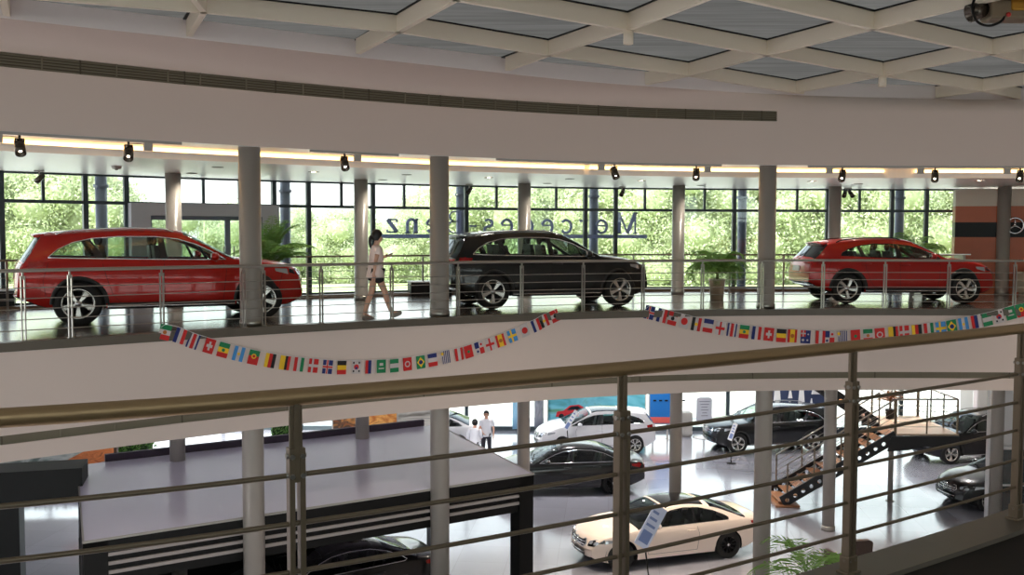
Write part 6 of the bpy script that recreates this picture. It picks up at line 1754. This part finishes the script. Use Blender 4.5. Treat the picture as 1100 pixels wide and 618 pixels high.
person('young woman with black ponytail walking right in a pale top and black shorts', (p0.x, p0.y, 0), hdg, JW, 1.62, dict(m=mat('pale_pink_cotton', (250, 230, 222), .8), sleeve=.5, hem=-.10, fit=1.15), dict(name='shorts', m=mat('black_cotton', (24, 23, 26), .8), len=.49, shoe=mat('pale_grey_shoe', (170, 160, 152), .6)), 'ponytail')
hp = Vector((.19, .12, 1.13)) + Vector((.10, -.02, .045)); hw_ = Matrix.Rotation(hdg, 4, 'Z') @ hp
b = MB(); b.box(-.07, .07, -.036, .036, 0, .009); o = b.obj('smartphone', M_gloss, None, bevel=.003); o.location = (p0.x + hw_.x, p0.y + hw_.y, hw_.z); o.rotation_euler = (0, -.35, hdg)
tag(o, 'small dark smartphone held in the raised hand of the walking woman', 'phone')
b = MB(); b.box(-.065, .065, -.032, .032, .0092, .0098); b.obj('screen', mat('phone_screen', (60, 70, 84), .1), o)
def standing(arms):
    J = dict(pelvis=(0, 0, .94), waist=(0, 0, 1.10), chest=(.01, 0, 1.32), neck0=(0, 0, 1.47), neck1=(.01, 0, 1.53), head=(.025, 0, 1.63), shl=(0, .19, 1.42), shr=(0, -.19, 1.42),
        ell=(-.03, .25, 1.14), wrl=(.05, .25, .90), elr=(-.03, -.25, 1.14), wrr=(.05, -.25, .90), hipl=(0, .09, .91), hipr=(0, -.09, .91), knl=(.02, .11, .50), knr=(.0, -.11, .50), anl=(-.01, .12, .09), anr=(-.03, -.12, .09), toel=(.12, .14, .04), toer=(.10, -.14, .04))
    J.update(arms); return J
pm_ = (at_y(522.5, 460, 33.3).x, 33.3, LOW)
M_ws = mat('white_shirt_cotton', (232, 234, 240), .8); M_dt = mat('dark_trousers', (44, 44, 54), .8); M_shoe = mat('black_shoe', (20, 20, 20), .4)
person('man in white short-sleeved shirt and dark trousers standing facing the camera at the back', pm_, math.radians(-95), standing(dict(elr=(.02, -.22, 1.15), wrr=(.20, -.10, 1.02), hdr=(.6, .6, -.3), pnr=(0, .4, .6))), 1.76, dict(m=M_ws, sleeve=.75, hem=-.06, fit=1.12), dict(name='trousers', m=M_dt, len=1, shoe=M_shoe), 'short')
pm2 = (at_y(510, 460, 32.0).x, 32.0, LOW)
person('person in white shirt and dark trousers seen from behind, left of the standing man', pm2, math.radians(70), standing(dict(elr=(.04, -.24, 1.16), wrr=(.22, -.16, 1.10))), 1.7, dict(m=M_ws, sleeve=1.5, hem=-.02, fit=1.1), dict(name='trousers', m=M_dt, len=1, shoe=M_shoe), 'short', scale=.97)
# ================================================================ world, lights, camera
w = bpy.data.worlds.new('sky'); sc.world = w; w.use_nodes = True
nt = w.node_tree; bg = nt.nodes['Background']
tc = nt.nodes.new('ShaderNodeTexCoord'); sep = nt.nodes.new('ShaderNodeSeparateXYZ'); nt.links.new(tc.outputs['Generated'], sep.inputs[0])
cr = nt.nodes.new('ShaderNodeValToRGB'); nt.links.new(sep.outputs['Z'], cr.inputs[0])
cr.color_ramp.elements[0].position = 0.0; cr.color_ramp.elements[0].color = (1.0, 1.0, 1.0, 1)
cr.color_ramp.elements[1].position = 0.6; cr.color_ramp.elements[1].color = (0.74, 0.83, 1.0, 1)
nt.links.new(cr.outputs[0], bg.inputs[0]); bg.inputs[1].default_value = 1.15
def sun(energy, el, az, angle=2.0):
    l = bpy.data.lights.new('sun', 'SUN'); l.energy = energy; l.angle = math.radians(angle); l.color = (1, .95, .86)
    o = bpy.data.objects.new('sun', l); COL.objects.link(o); o.rotation_euler = (math.radians(90 - el), 0, math.radians(az)); return o
sun(5.2, 48, -40)
def area(name, loc, sx, sy, energy, color=(1, .9, .78), rot=(0, 0, 0)):
    l = bpy.data.lights.new(name, 'AREA'); l.shape = 'RECTANGLE'; l.size = sx; l.size_y = sy; l.energy = energy; l.color = color
    o = bpy.data.objects.new(name, l); COL.objects.link(o); o.location = loc; o.rotation_euler = rot; return o
def spot(loc, target, energy, deg, blend=.6, color=(1, .86, .70), r=.06):
    l = bpy.data.lights.new('lamp', 'SPOT'); l.energy = energy; l.spot_size = math.radians(deg); l.spot_blend = blend; l.color = color; l.shadow_soft_size = r
    o = bpy.data.objects.new('lamp', l); COL.objects.link(o); o.location = loc
    d = (Vector(target) - Vector(loc)).normalized(); o.rotation_euler = d.to_track_quat('-Z', 'Y').to_euler(); return o
# added fill spots under the skylight beams, mostly without a cylinder lamp there
for nd in FILL_NODES + [(2, 1), (-1, 2), (-1, 3), (0, 3)]:
    q = node(*nd)
    if 7 < q.y < curb_y(q.x) - .3: spot((q.x, q.y, q.z - .21), (q.x, q.y, LOW), 1800 if nd[0] < 1 else 420, 105, 1.0, (1, .88, .76), .07)
# the track spotlights
for px, tgt in ((21, (-7.2, 17.2, .9)), (138, (-5.8, 17.6, 1.0)), (370, (-3.5, 18.2, .3)), (660, (2.2, 21.4, .8)), (748, (3.6, 21.6, .4)), (905, (8.0, 23.0, .8)), (1004.5, (9.6, 23.2, .8)), (1096, (11.4, 23.4, .6))):
    p, a = edge_px(px, .06, 2.9); spot((p.x, p.y, 2.74), tgt, 320, 60, .8, (1, .82, .62), .05)
# added fill spots brighten the ground floor from its ceiling, no fixtures built
for px, Y in ((480, 29), (620, 30), (760, 30), (900, 30), (1010, 31), (540, 35), (700, 36), (850, 36), (330, 30), (150, 27)):
    q = at_y(px, 300, Y); spot((q.x, Y, LC - .03), (q.x, Y, LOW), 330, 140, 1.0, (1, .97, .95), .12)
for px, Y in ((600, 22.6), (700, 23.0), (800, 23.2), (930, 23.4)):
    q = at_y(px, 300, Y); spot((q.x, Y, LC - .03), (q.x, Y - .4, LOW), 190, 120, 1.0, (1, .86, .70), .1)
for x, y, lit in DL: spot((x, y, UC - .03), (x, y, 0), 60 if lit else 25, 130, 1.0, (1, .9, .76), .06)
cam = bpy.data.cameras.new('camera'); co = bpy.data.objects.new('camera', cam); COL.objects.link(co)
cam.sensor_width = 36; cam.lens = F / 1100 * 36; cam.clip_end = 400; cam.clip_start = .05
co.matrix_world = Matrix.Translation((0, 0, EYE)) @ Matrix.Rotation(PI / 2 - TH, 4, 'X') @ Matrix.Rotation(ROLL, 4, 'Z')
sc.camera = co
sc.view_settings.view_transform = 'Standard'; sc.view_settings.look = 'None'; sc.view_settings.gamma = 1; sc.view_settings.exposure = 1.42
try: sc.view_settings.use_curve_mapping = False
except Exception: pass
sc.cycles.use_denoising = True
sc.cycles.max_bounces = 9; sc.cycles.diffuse_bounces = 5; sc.cycles.glossy_bounces = 5; sc.cycles.transparent_max_bounces = 24; sc.cycles.transmission_bounces = 6
sc.cycles.caustics_reflective = False; sc.cycles.caustics_refractive = False; sc.cycles.sample_clamp_indirect = 6
